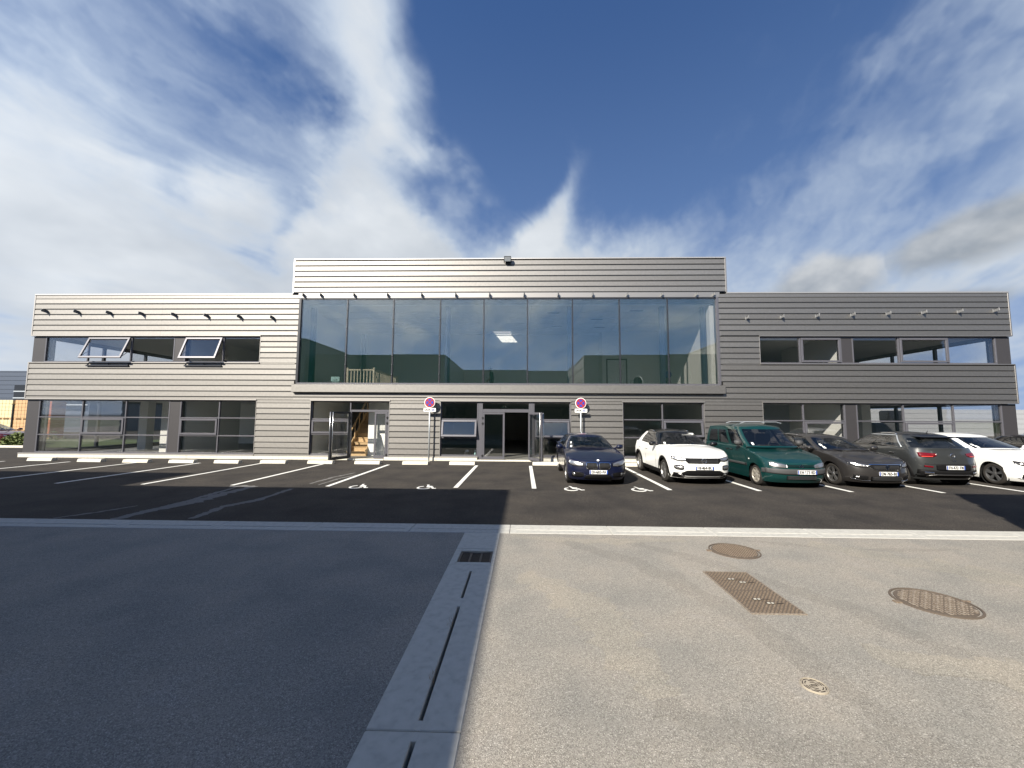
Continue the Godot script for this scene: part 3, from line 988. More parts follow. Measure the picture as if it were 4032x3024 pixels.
func make_doors() -> void:
	# stair door on the left
	var w := part_node("stair_entrance", B)
	var zf := FZ - 0.03
	bar("frame_rail", -7.80, -6.05, 2.59, 2.645, FZ - 0.11, zf, M.frame, w)
	bar("transom", -7.80, -6.05, 2.155, 2.25, FZ - 0.11, zf, M.frame, w)
	bar("mullion", -7.86, -7.775, 0.06, 2.154, FZ - 0.11, zf + 0.006, M.frame, w)
	bar("mullion", -7.83, -7.802, 2.155, 2.64, FZ - 0.11, zf + 0.003, M.frame, w)
	bar("mullion", -6.13, -6.04, 0.06, 2.154, FZ - 0.11, zf + 0.006, M.frame, w)
	pane(-7.79, -6.06, 2.251, 2.589, FZ - 0.07, M.window_glass, w, 2)
	leaf(Vector3(-7.80, 0.07, FZ + 0.03), 1.0, 1.06, 2.08, -114.0, M.frame_dark, true)
	leaf(Vector3(-6.135, 0.07, FZ - 0.05), -1.0, 0.58, 2.08, 0.0, M.frame, false)
	# main entrance
	w = part_node("main_entrance", B)
	bar("mullion", -2.0, -1.80, 0.06, 2.645, FZ - 0.11, zf + 0.006, M.frame, w)
	bar("mullion", 0.27, 0.47, 0.06, 2.645, FZ - 0.11, zf + 0.006, M.frame, w)
	bar("frame_rail", -1.80, 0.27, 2.59, 2.643, FZ - 0.11, zf, M.frame, w)
	bar("transom", -1.80, 0.27, 2.165, 2.31, FZ - 0.11, zf, M.frame, w)
	pane(-1.79, 0.26, 2.311, 2.589, FZ - 0.07, M.window_glass, w, 2)
	leaf(Vector3(-1.80, 0.07, FZ - 0.05), 1.0, 0.99, 2.09, 0.0, M.frame, false)
	leaf(Vector3(0.27, 0.07, FZ + 0.03), -1.0, 0.99, 2.09, 124.0, M.frame, true)
	# green exit box inside, over the entrance
	var ex := thing("exit_sign", "small green running-man exit sign hanging inside above the main entrance", "exit sign", Vector3(-0.86, 2.45, FZ - 1.0))
	var st := mb()
	cbox(st, Vector3(-0.12, -0.06, -0.02), Vector3(0.12, 0.06, 0.02), 0.006)
	obj("sign_box", st, M.poster_green, ex)
	st = mb()
	box(st, Vector3(-0.08, -0.01, 0.0205), Vector3(-0.02, 0.01, 0.024))
	box(st, Vector3(-0.06, -0.03, 0.0205), Vector3(-0.04, 0.03, 0.0235))
	box(st, Vector3(0.03, -0.035, 0.0205), Vector3(0.08, 0.035, 0.023))
	obj("sign_symbol", st, M.sign_white, ex)
	st = mb()
	tube(st, [Vector3(0, 0.055, 0), Vector3(0, 0.34, 0)], [0.006], 6)
	obj("hanger", st, M.zinc, ex)

# structure behind the skin: floors, ceilings, roofs, end and rear walls, partitions
func make_shell() -> void:
	var zi := FZ - 0.28
	blk("ground_floor", Vector3(XL + 0.2, -0.02, ZB), Vector3(XR - 0.2, 0.06, zi + 0.16), M.floor_screed, B)
	# upper floor, open over the stair
	for e in [[XL + 0.2, -8.35, ZB, zi + 0.14], [-7.05, XR - 0.2, ZB, zi + 0.14], [-8.35, -7.05, ZB, -22.9], [-8.35, -7.05, -18.9, zi + 0.14]]:
		blk("floor_slab", Vector3(e[0], 2.86, e[2]), Vector3(e[1], F1, e[3]), M.floor_screed, B)
	for e in [[XL + 0.2, -8.4, ZB], [-7.0, XR - 0.2, ZB]]:
		blk("ceiling", Vector3(e[0], 2.72, e[2]), Vector3(e[1], 2.76, zi + 0.05), M.ceiling_tile, B)
	# hall ceiling with a rooflight opening near the back wall
	var hx := [-2.05, -0.75]
	var hz := [-24.93, -23.95]
	for e in [[-10.4, hx[0], -25.0, zi], [hx[1], 8.6, -25.0, zi], [hx[0], hx[1], -25.0, hz[0]], [hx[0], hx[1], hz[1], zi]]:
		blk("hall_ceiling", Vector3(e[0], 7.15, e[2]), Vector3(e[1], 7.19, e[3]), M.ceiling_tile, B)
	for e in [[-10.7, hx[0], ZB, zi], [hx[1], 9.18, ZB, zi], [hx[0], hx[1], ZB, hz[0]], [hx[0], hx[1], hz[1], zi]]:
		blk("roof", Vector3(e[0], 7.22, e[2]), Vector3(e[1], 7.52, e[3]), M.membrane, B)
	# grid of the hanging ceiling
	for k in range(1, 16):
		var x := -10.4 + 1.2 * k
		if x > hx[0] - 0.02 and x < hx[1] + 0.02:
			continue
		blk("ceiling_grid_bar", Vector3(x - 0.012, 7.142, -25.0), Vector3(x + 0.012, 7.149, zi), M.zinc, B)
	for k in range(1, 6):
		var z := zi - 1.2 * k
		for e in [[-10.4, hx[0]], [hx[1], 8.6]]:
			blk("ceiling_grid_bar", Vector3(e[0], 7.140, z - 0.012), Vector3(e[1], 7.1495, z + 0.012), M.zinc, B)
	for e in [[1.2, -19.7], [3.6, -21.0], [5.2, -19.3], [1.6, -22.6], [4.1, -22.9], [-4.9, -20.6], [-7.3, -22.0]]:
		blk("ceiling_light_panel", Vector3(e[0], 7.13, e[1]), Vector3(e[0] + 0.6, 7.139, e[1] + 0.16), M.trim_grey, B)
	for e in [[XL + 0.2, -10.72, 7.1], [9.2, XR - 0.2, 7.1]]:
		blk("roof", Vector3(e[0], e[2], ZB), Vector3(e[1], e[2] + 0.3, zi), M.membrane, B)
		blk("ceiling", Vector3(e[0], 5.74, ZB), Vector3(e[1], 5.78, zi + 0.05), M.ceiling_tile, B)
	for e in [[-21.6, -20.1], [-19.2, -21.5], [-17.4, -20.2], [-14.9, -20.9], [-13.3, -19.6], [11.6, -19.7], [15.4, -20.3], [17.6, -21.0]]:
		blk("ceiling_light_panel", Vector3(e[0], 5.725, e[1]), Vector3(e[0] + 0.6, 5.7385, e[1] + 0.6), M.paper, B)
	# upper side walls of the centre block and rear wall
	for x in [-10.7, 9.0]:
		blk("parapet_wall", Vector3(x, 7.53, ZB), Vector3(x + 0.18, 9.235, FZ - 0.31), M.cladding_1, B)
	blk("rear_wall", Vector3(XL, 0, ZB - 0.3), Vector3(XR, 7.5, ZB - 0.001), M.cladding_1, B)
	# end walls with ribbon windows round the corner
	for s in [-1.0, 1.0]:
		var xo := XL + 0.03 if s < 0.0 else XR - 0.03
		var xi: float = xo - s * 0.28
		var a := minf(xo, xi)
		var b := maxf(xo, xi)
		for e in [[5.62, 7.55, ZB, FZ - 0.31], [2.65, 4.39, ZB, FZ - 0.31], [0.0, 0.2, ZB, FZ - 0.31], [4.391, 5.619, ZB, -26.0], [0.201, 2.649, ZB, -26.0]]:
			blk("end_wall", Vector3(a, e[0], e[2]), Vector3(b, e[1], e[3]), M.cladding_2 if s > 0.0 else M.cladding_0, B)
		for e in [[4.391, 5.619], [0.201, 2.649]]:
			var w := part_node("end_window", B)
			for z in [-18.7, -21.1, -23.5, -25.9]:
				blk("mullion", Vector3(a + 0.08, e[0] + 0.05, z - 0.06), Vector3(b - 0.08, e[1] - 0.05, z + 0.06), M.frame_dark, w)
			for z in [-18.7, -21.1, -23.5]:
				blk("pane", Vector3(xo - s * 0.14 - 0.004, e[0] + 0.05, z - 2.34), Vector3(xo - s * 0.14 + 0.004, e[1] - 0.05, z - 0.061), M.window_glass, w)
			for y in [e[0], e[1] - 0.05]:
				blk("frame_rail", Vector3(a + 0.08, y, -26.0), Vector3(b - 0.08, y + 0.05, FZ - 0.31), M.frame_dark, w)
			blk("corner_post", Vector3(a + 0.05, e[0] + 0.05, -18.64), Vector3(b - 0.001, e[1] - 0.05, FZ - 0.31), M.plaster, w)
	# hall walls
	blk("interior_wall", Vector3(-10.42, F1, -25.2), Vector3(8.7, 7.15, -25.0), M.plaster, B)
	blk("interior_wall", Vector3(-10.6, F1, -25.0), Vector3(-10.4, 7.15, zi - 0.01), M.plaster, B)
	blk("interior_wall", Vector3(8.55, F1, -25.0), Vector3(8.75, 7.15, zi - 0.01), M.plaster, B)
	blk("interior_wall", Vector3(4.75, F1, -24.99), Vector3(8.54, 7.14, -23.9), M.plaster, B)
	# wing rooms: back walls and partitions
	for e in [[-22.8, -10.7, -27.0, 3.2, 5.74], [9.0, 21.2, -27.0, 3.2, 5.74], [-22.8, -8.5, -27.0, 0.06, 2.72], [3.42, 21.2, -27.0, 0.06, 2.72], [-5.78, 3.3, -33.6, 0.06, 2.72]]:
		blk("interior_wall", Vector3(e[0], e[3], e[2] - 0.15), Vector3(e[1], e[4], e[2]), M.plaster, B)
	for e in [[-15.9, F1, 5.74, -23.2, -18.4], [14.35, F1, 5.74, -22.4, -18.4], [-12.05, F1, 5.74, -27, -18.3], [10.45, F1, 5.74, -27, -18.3], [-15.9, 0.06, 2.72, -22.0, -18.4], [14.35, 0.06, 2.72, -22.0, -18.4], [-11.2, 0.06, 2.72, -27, -18.3], [9.6, 0.06, 2.72, -27, -18.3], [-9.8, 0.06, 2.72, -27, -18.3], [-5.9, 0.06, 2.72, -33.9, -18.3], [3.3, 0.06, 2.72, -33.9, -18.3]]:
		blk("interior_wall", Vector3(e[0], e[1], e[3]), Vector3(e[0] + 0.12, e[2], e[4]), M.plaster, B)
	blk("interior_wall", Vector3(-7.48, 0.06, -23.0), Vector3(-6.0, 2.72, -19.3), M.plaster, B)
	for e in [[-18.2, -20.2], [-21.0, -21.9], [-13.2, -22.0], [12.2, -22.0], [17.3, -21.4], [-14.7, -24.0]]:
		blk("interior_column", Vector3(e[0], 0.06, e[1]), Vector3(e[0] + 0.45, 2.72, e[1] + 0.45), M.plaster, B)
	for e in [[-10.15, -18.55], [-3.66, -18.5], [2.08, -18.5], [6.38, -18.5], [8.3, -18.55], [-10.2, -24.8], [8.2, -23.6]]:
		blk("steel_column", Vector3(e[0], F1, e[1] - 0.2), Vector3(e[0] + 0.2, 7.14, e[1]), M.steel_column, B)
	# door in the hall's side room
	var st := mb()
	box(st, Vector3(4.98, F1, -23.9), Vector3(5.05, 5.47, -23.87))
	box(st, Vector3(5.05, 5.40, -23.9), Vector3(6.15, 5.47, -23.87))
	box(st, Vector3(6.15, F1, -23.9), Vector3(6.22, 5.47, -23.87))
	wobj("hall_door_frame", st, M.black, B)
	blk("hall_door", Vector3(5.055, F1, -23.9), Vector3(6.145, 5.395, -23.885), M.plaster, B)

# ---------------------------------------------------------------- cars
# A car stands on local y = 0, nose towards +z. Stations s run from the nose (0) to the tail (L).
class Car:
	var L := 4.3
	var HW := 0.9            # half width
	var clear := 0.17
	var wb := 2.65           # wheelbase
	var fo := 0.8            # front overhang
	var wr := 0.32           # tyre radius
	var ar := 0.37           # arch radius
	var cf := 0.55           # front corner length in plan
	var cr := 0.40
	var p := 2.5             # roundness of the corners
	var nose := [[0.17, 0.10], [0.3, 0.02], [0.5, 0.0], [0.7, 0.06], [0.85, 0.2]]   # y, setback
	var tail := [[0.2, 0.12], [0.35, 0.02], [0.6, 0.0], [0.9, 0.05], [1.1, 0.14]]
	var width := [[0.15, 0.90], [0.3, 0.965], [0.55, 0.985], [0.8, 1.0], [0.95, 0.985], [1.15, 0.95]]   # y, share
	var edge := [[0.0, 0.70], [0.5, 0.86], [1.3, 0.98], [4.3, 1.05]]   # s, height of bonnet edge and belt line
	var crown := 0.05
	var g0 := [1.25, 4.2, 0.80]   # greenhouse at the belt: front s, rear s, half width
	var g1 := [2.0, 3.9, 0.60]    # at the roof edge
	var gcf := [0.62, 0.50]       # corner lengths of the greenhouse: front, rear
	var roof_edge := 1.34
	var roof := 1.43
	var gbulge := 0.03

	func tab(t: Array, x: float) -> float:
		if x <= t[0][0]:
			return t[0][1]
		for i in t.size() - 1:
			if x <= t[i + 1][0]:
				var f: float = (x - t[i][0]) / (t[i + 1][0] - t[i][0])
				var a: float = t[max(i - 1, 0)][1]
				var b: float = t[i][1]
				var c: float = t[i + 1][1]
				var d: float = t[min(i + 2, t.size() - 1)][1]
				var lin_v: float = lerpf(b, c, f)
				var cub: float = 0.5 * (2.0 * b + (c - a) * f + (2.0 * a - 5.0 * b + 4.0 * c - d) * f * f + (3.0 * b - 3.0 * c + d - a) * f * f * f)
				return lerpf(lin_v, cub, 0.7)
		return t[-1][1]

	func pt(w: float, y: float, s: float) -> Vector3:
		return Vector3(w, y, L * 0.5 - s)

	func arch_at(s: float) -> float:
		var y := clear
		for c in [fo, fo + wb]:
			var d := absf(s - c)
			if d < ar:
				y = maxf(y, wr + sqrt(ar * ar - d * d))
		return y

	func half_w(y: float, s: float) -> float:
		var f := 0.0
		for c in [fo, fo + wb]:
			var d: float = (s - c) / 0.42
			f = maxf(f, exp(-d * d))
		return HW * tab(width, y) + 0.018 * f * clampf(1.3 - y, 0.0, 1.0)

	# a in 0..1 round one half of the plan: 0 nose, 1 tail
	func skirt(a: float, y: float) -> Vector3:
		var sf := tab(nose, y)
		var sr := L - tab(tail, y)
		var s: float
		var q := 1.0
		if a < 0.2:
			var ph := a / 0.2 * PI * 0.5
			q = pow(sin(ph), 2.0 / p)
			s = sf + cf * (1.0 - pow(maxf(cos(ph), 0.0), 2.0 / p))
		elif a > 0.85:
			var ph := (1.0 - a) / 0.15 * PI * 0.5
			q = pow(maxf(sin(ph), 0.0), 2.0 / p)
			s = sr - cr * (1.0 - pow(maxf(cos(ph), 0.0), 2.0 / p))
		else:
			s = lerpf(sf + cf, sr - cr, (a - 0.2) / 0.65)
		return pt(half_w(y, s) * q, y, s)

	func front(w: float, y: float) -> Vector3:
		var sf := tab(nose, y)
		var q := clampf(absf(w) / half_w(y, sf + cf * 0.5), 0.0, 0.9995)
		return pt(w, y, sf + cf * (1.0 - pow(1.0 - pow(q, p), 1.0 / p)))

	func back(w: float, y: float) -> Vector3:
		var sr := L - tab(tail, y)
		var q := clampf(absf(w) / half_w(y, sr - cr * 0.5), 0.0, 0.9995)
		return pt(w, y, sr - cr * (1.0 - pow(1.0 - pow(q, p), 1.0 / p)))

	func side(s: float, y: float) -> Vector3:
		var sf := tab(nose, y)
		var sr := L - tab(tail, y)
		var w := half_w(y, s)
		if s < sf + cf:
			w *= pow(maxf(1.0 - pow(clampf(1.0 - (s - sf) / cf, 0.0, 1.0), p), 0.0), 1.0 / p)
		elif s > sr - cr:
			w *= pow(maxf(1.0 - pow(clampf(1.0 - (sr - s) / cr, 0.0, 1.0), p), 0.0), 1.0 / p)
		return pt(w, y, s)

	# greenhouse: b in 0..1 round the half plan, v from belt to roof edge
	func glass(b: float, v: float) -> Vector3:
		var f: float = lerpf(g0[0], g1[0], v)
		var r: float = lerpf(g0[1], g1[1], v)
		var hw: float = lerpf(g0[2], g1[2], v) + gbulge * sin(PI * v)
		var s: float
		var q := 1.0
		if b < 0.3:
			var ph := b / 0.3 * PI * 0.5
			q = pow(sin(ph), 2.0 / 2.9)
			s = f + gcf[0] * (1.0 - pow(maxf(cos(ph), 0.0), 2.0 / 2.9))
		elif b > 0.8:
			var ph := (1.0 - b) / 0.2 * PI * 0.5
			q = pow(maxf(sin(ph), 0.0), 2.0 / 2.9)
			s = r - gcf[1] * (1.0 - pow(maxf(cos(ph), 0.0), 2.0 / 2.9))
		else:
			s = lerpf(f + gcf[0], r - gcf[1], (b - 0.3) / 0.5)
		var yb := tab(edge, s) - 0.005
		if b < 0.3:
			yb += crown * (1.0 - q * q)
		var ye := roof_edge - 0.035 * pow(absf(s - lerpf(g1[0], g1[1], 0.45)) / 1.2, 2.0) * (1.0 if s > 0.0 else 0.0)
		return pt(hw * q, lerpf(yb, maxf(ye, roof_edge - 0.09), v), s)

func mirror(v: Vector3, side_n: float) -> Vector3:
	return Vector3(v.x * side_n, v.y, v.z)

func face(st: SurfaceTool, a: Vector3, b: Vector3, c: Vector3, d: Vector3, side_n: float) -> void:
	if side_n > 0.0:
		quad(st, a, b, c, d)
	else:
		quad(st, mirror(d, -1), mirror(c, -1), mirror(b, -1), mirror(a, -1))

func uniform(a: float, b: float, n: int) -> Array:
	var r := []
	for i in n + 1:
		r.append(lerpf(a, b, float(i) / n))
	return r

# windows: [b0, b1, v0, v1, name, dark]
func car_shell(c: Car, o: Node3D, paint: Material, roof_mat: Material, windows: Array, glass_mat: Material, pillar_mat: Material, pillar_from := 0.27) -> void:
	var cols := uniform(0.0, 0.2, 14)
	cols.pop_back()
	var mids := uniform(0.2, 0.85, 96)
	cols.append_array(mids)
	cols.append_array(uniform(0.85, 1.0, 12).slice(1))
	var rows := 12
	var st := mb(true)
	var tops := []
	var grid := []
	for a in cols:
		var s0: float = c.L * 0.5 - c.skirt(a, 0.45).z
		var yb := c.arch_at(s0) if a > 0.12 and a < 0.93 else c.clear
		var yt := c.tab(c.edge, s0)
		var col := []
		for j in rows + 1:
			col.append(c.skirt(a, lerpf(yb, yt, float(j) / rows)))
		var t: Vector3 = col[-1]
		var inn := Vector3(t.x - minf(0.022, t.x), t.y + 0.013, t.z - (0.02 if a < 0.2 else 0.0))
		col.append(Vector3(t.x - minf(0.006, t.x), t.y + 0.007, t.z - (0.006 if a < 0.2 else 0.0)))
		col.append(inn)
		grid.append(col)
		tops.append(inn)
	for side_n in [1.0, -1.0]:
		for i in cols.size() - 1:
			for j in rows + 2:
				face(st, grid[i][j], grid[i + 1][j], grid[i + 1][j + 1], grid[i][j + 1], side_n)
	obj("body", st, paint, o)
	# bonnet: rows across between the two edges
	st = mb(true)
	var n := 10
	var s_end: float = c.g0[0] + 0.30
	var hood := []
	for i in tops.size():
		var t: Vector3 = tops[i]
		var s: float = c.L * 0.5 - t.z
		var row := []
		for k in n + 1:
			var q := -1.0 + 2.0 * k / n
			var rise := c.crown * (1.0 - q * q) * smoothstep(0.0, 0.5, s - c.tab(c.nose, t.y) + 0.02)
			rise += 0.012 * exp(-pow((absf(q) - 0.62) / 0.13, 2.0)) * smoothstep(0.05, 0.5, s)
			row.append(Vector3(t.x * q, t.y + rise, t.z))
		hood.append(row)
		if s > s_end:
			break
	for i in hood.size() - 1:
		for k in n:
			quad(st, hood[i][k], hood[i][k + 1], hood[i + 1][k + 1], hood[i + 1][k])
	obj("bonnet", st, paint, o)
	# shoulder between body side and greenhouse, and the shelf behind it
	st = mb(true)
	for side_n in [1.0, -1.0]:
		for i in tops.size() - 1:
			var t0: Vector3 = tops[i]
			var t1: Vector3 = tops[i + 1]
			if c.L * 0.5 - t0.z < c.g0[0] + 0.1:
				continue
			var lim: float = c.g0[2] - 0.03
			face(st, t0, t1, Vector3(minf(lim, t1.x), t1.y + 0.012, t1.z), Vector3(minf(lim, t0.x), t0.y + 0.012, t0.z), side_n)
			if c.L * 0.5 - t0.z > c.g0[1] - 0.25:
				face(st, Vector3(minf(lim, t0.x), t0.y + 0.012, t0.z), Vector3(minf(lim, t1.x), t1.y + 0.012, t1.z), Vector3(0, t1.y + 0.015, t1.z), Vector3(0, t0.y + 0.015, t0.z), side_n)
	obj("shoulder", st, paint, o)
	# greenhouse
	var bs := uniform(0.0, 0.3, 12)
	bs.append_array(uniform(0.3, 0.8, 16))
	bs.append_array(uniform(0.8, 1.0, 10))
	var vs := uniform(0.0, 1.0, 6)
	for w in windows:
		bs.append_array([clampf(w[0], 0.0, 1.0), clampf(w[1], 0.0, 1.0)])
		vs.append_array([w[2], w[3]])
	bs = tidy(bs)
	vs = tidy(vs)
	var parts := {}
	st = mb(true)
	for side_n in [1.0, -1.0]:
		var pst := mb(true)
		for i in bs.size() - 1:
			for j in vs.size() - 1:
				var bm: float = (bs[i] + bs[i + 1]) * 0.5
				var vm: float = (vs[j] + vs[j + 1]) * 0.5
				var target := st
				var off := 0.0
				for w in windows:
					if bm > w[0] and bm < w[1] and vm > w[2] and vm < w[3]:
						var key: String = w[4] + ("" if w[4] in ["windscreen", "rear_window"] else str(side_n))
						if not parts.has(key):
							parts[key] = [mb(true), w]
						target = parts[key][0]
						off = 0.006
				if target == st and pillar_mat != paint and bm > pillar_from and bm < 0.735 and vm > 0.05:
					target = pst
				var q := [c.glass(bs[i], vs[j]), c.glass(bs[i + 1], vs[j]), c.glass(bs[i + 1], vs[j + 1]), c.glass(bs[i], vs[j + 1])]
				if off > 0.0:
					for k in 4:
						q[k] = q[k] * Vector3(1.0 - off, 1.0, 1.0)
				face(target, q[0], q[1], q[2], q[3], side_n)
		if pillar_mat != paint:
			obj("pillar_trim", pst, pillar_mat, o)
	obj("pillars", st, paint, o)
	for key in parts:
		var w: Array = parts[key][1]
		obj(w[4], parts[key][0], M.dark_car_glass if w.size() > 5 and w[5] else glass_mat, o)
	# roof
	st = mb(true)
	var rim := []
	for b in uniform(0.0, 0.3, 12) + uniform(0.3, 0.8, 16).slice(1) + uniform(0.8, 1.0, 10).slice(1):
		rim.append(c.glass(b, 1.0))
	for side_n in [1.0, -1.0]:
		for i in rim.size() - 1:
			for k in 5:
				var f0 := 1.0 - k / 5.0
				var f1 := 1.0 - (k + 1) / 5.0
				var q := []
				for e in [[i, f0], [i + 1, f0], [i + 1, f1], [i, f1]]:
					var t: Vector3 = rim[e[0]]
					var zt: float = (c.L * 0.5 - t.z - c.g1[0]) / (c.g1[1] - c.g1[0])
					var up: float = (c.roof - c.roof_edge) * (1.0 - pow(e[1], 2.4)) * pow(maxf(sin(PI * clampf(zt, 0.0, 1.0)), 0.0), 0.45) + 0.01 * (1.0 - e[1])
					q.append(Vector3(t.x * e[1], t.y + up, t.z))
				face(st, q[0], q[1], q[2], q[3], side_n)
	obj("roof", st, roof_mat, o)
	# floor pan, wheel houses and cabin
	st = mb()
	box(st, Vector3(-c.HW + 0.27, c.clear + 0.02, -c.L * 0.5 + 0.28), Vector3(c.HW - 0.27, 0.52, c.L * 0.5 - 0.28))
	box(st, Vector3(-c.HW + 0.08, c.clear + 0.02, c.L * 0.5 - c.fo - c.wb + c.ar), Vector3(c.HW - 0.08, 0.4, c.L * 0.5 - c.fo - c.ar))
	for ws in [c.fo, c.fo + c.wb]:
		for e in [-1.0, 1.0]:
			lathe(st, [Vector2(c.ar + 0.01, -0.26), Vector2(c.ar + 0.01, 0.0)], Vector3(e * (c.HW - 0.04), c.wr, c.L * 0.5 - ws), Vector3.UP, Vector3.BACK, Vector3(e, 0, 0), 20)
	obj("underbody", st, M.void, o)
	st = mb()
	var zc: float = c.L * 0.5 - c.g0[0]
	var belt: float = c.tab(c.edge, c.g0[0] + 0.4)
	cbox(st, Vector3(-c.g0[2] + 0.06, 0.55, zc - 0.72), Vector3(c.g0[2] - 0.06, belt - 0.03, zc - 0.36), 0.05)
	box(st, Vector3(-c.g0[2] + 0.03, 0.5, c.L * 0.5 - c.g0[1] + 0.25), Vector3(c.g0[2] - 0.03, 0.56, zc - 0.3))
	for e in [-1.0, 1.0]:
		box(st, Vector3(e * (c.g0[2] - 0.02) - 0.012, 0.5, c.L * 0.5 - c.g0[1] + 0.3), Vector3(e * (c.g0[2] - 0.02) + 0.012, belt - 0.02, zc - 0.35))
	obj("dashboard", st, M.cabin, o)
	for e in [[-1, 1.05], [1, 1.05], [-1, 1.95], [1, 1.95]]:
		st = mb(true)
		var z: float = zc - e[1] - 0.25
		var x: float = e[0] * 0.36
		var hh: float = c.roof - 0.52
		cbox(st, Vector3(x - 0.25, 0.56, z - 0.05), Vector3(x + 0.25, 0.72, z + 0.45), 0.05)
		cbox(st, Vector3(x - 0.24, 0.66, z - 0.14), Vector3(x + 0.24, hh + 0.18, z + 0.0), 0.05, Transform3D(Basis(), Vector3(0, 0, -0.03)))
		cbox(st, Vector3(x - 0.13, hh + 0.21, z - 0.17), Vector3(x + 0.13, hh + 0.38, z - 0.06), 0.035)
		obj("seat", st, M.seat_cloth, o)
	st = mb(true)
	var ring := []
	var cx := Transform3D(Basis(Vector3.RIGHT, -0.45), Vector3(0.36, belt - 0.02, zc - 0.78))
	for k in 21:
		var an := TAU * k / 20.0
		ring.append(cx * Vector3(0.185 * cos(an), 0.185 * sin(an), 0))
	tube(st, ring, [0.016], 6)
	tube(st, [cx * Vector3(-0.18, 0, 0), cx * Vector3(0.18, 0, 0)], [0.02], 6)
	obj("steering_wheel", st, M.cabin, o)

func tidy(a: Array) -> Array:
	a.sort()
	var r := []
	for x in a:
		if r.is_empty() or x - r[-1] > 0.0008:
			r.append(x)
	return r

# a panel laid on the body: stations of [across, low, high]; where(across, y) gives the surface
func panel(called: String, where: Callable, stn: Array, out: float, m: Material, o: Node3D, outward: Vector3, cols := 14, rows := 4) -> MeshInstance3D:
	var st := mb(true)
	var g := []
	for i in cols + 1:
		var f := float(i) / cols * (stn.size() - 1)
		var k := mini(int(f), stn.size() - 2)
		var t := f - k
		var a: float = lerpf(stn[k][0], stn[k + 1][0], t)
		var lo: float = lerpf(stn[k][1], stn[k + 1][1], t)
		var hi: float = lerpf(stn[k][2], stn[k + 1][2], t)
		var col := []
		for j in rows + 1:
			col.append(where.call(a, lerpf(lo, hi, float(j) / rows)) + outward * out)
		g.append(col)
	for i in cols:
		for j in rows:
			quad(st, g[i][j], g[i + 1][j], g[i + 1][j + 1], g[i][j + 1])
	var back := outward * (out + 0.02)
	for i in cols:
		quad(st, g[i][rows], g[i + 1][rows], g[i + 1][rows] - back, g[i][rows] - back)
		quad(st, g[i + 1][0], g[i][0], g[i][0] - back, g[i + 1][0] - back)
	for j in rows:
		quad(st, g[0][j + 1], g[0][j], g[0][j] - back, g[0][j + 1] - back)
		quad(st, g[cols][j], g[cols][j + 1], g[cols][j + 1] - back, g[cols][j] - back)
	return obj(called, st, m, o)

func pair(called: String, c: Car, which: String, stn: Array, out: float, m: Material, o: Node3D) -> Array:
	var r := []
	for sn in [1.0, -1.0]:
		var f: Callable
		var outw := Vector3.BACK
		match which:
			"front":
				f = func(a: float, y: float) -> Vector3: return c.front(a * sn, y)
			"back":
				f = func(a: float, y: float) -> Vector3: return c.back(a * sn, y)
				outw = Vector3.FORWARD
			"side":
				f = func(a: float, y: float) -> Vector3: return mirror(c.side(a, y), sn)
				outw = Vector3(sn, 0, 0)
		r.append(panel(called, f, stn, out, m, o, outw))
	return r

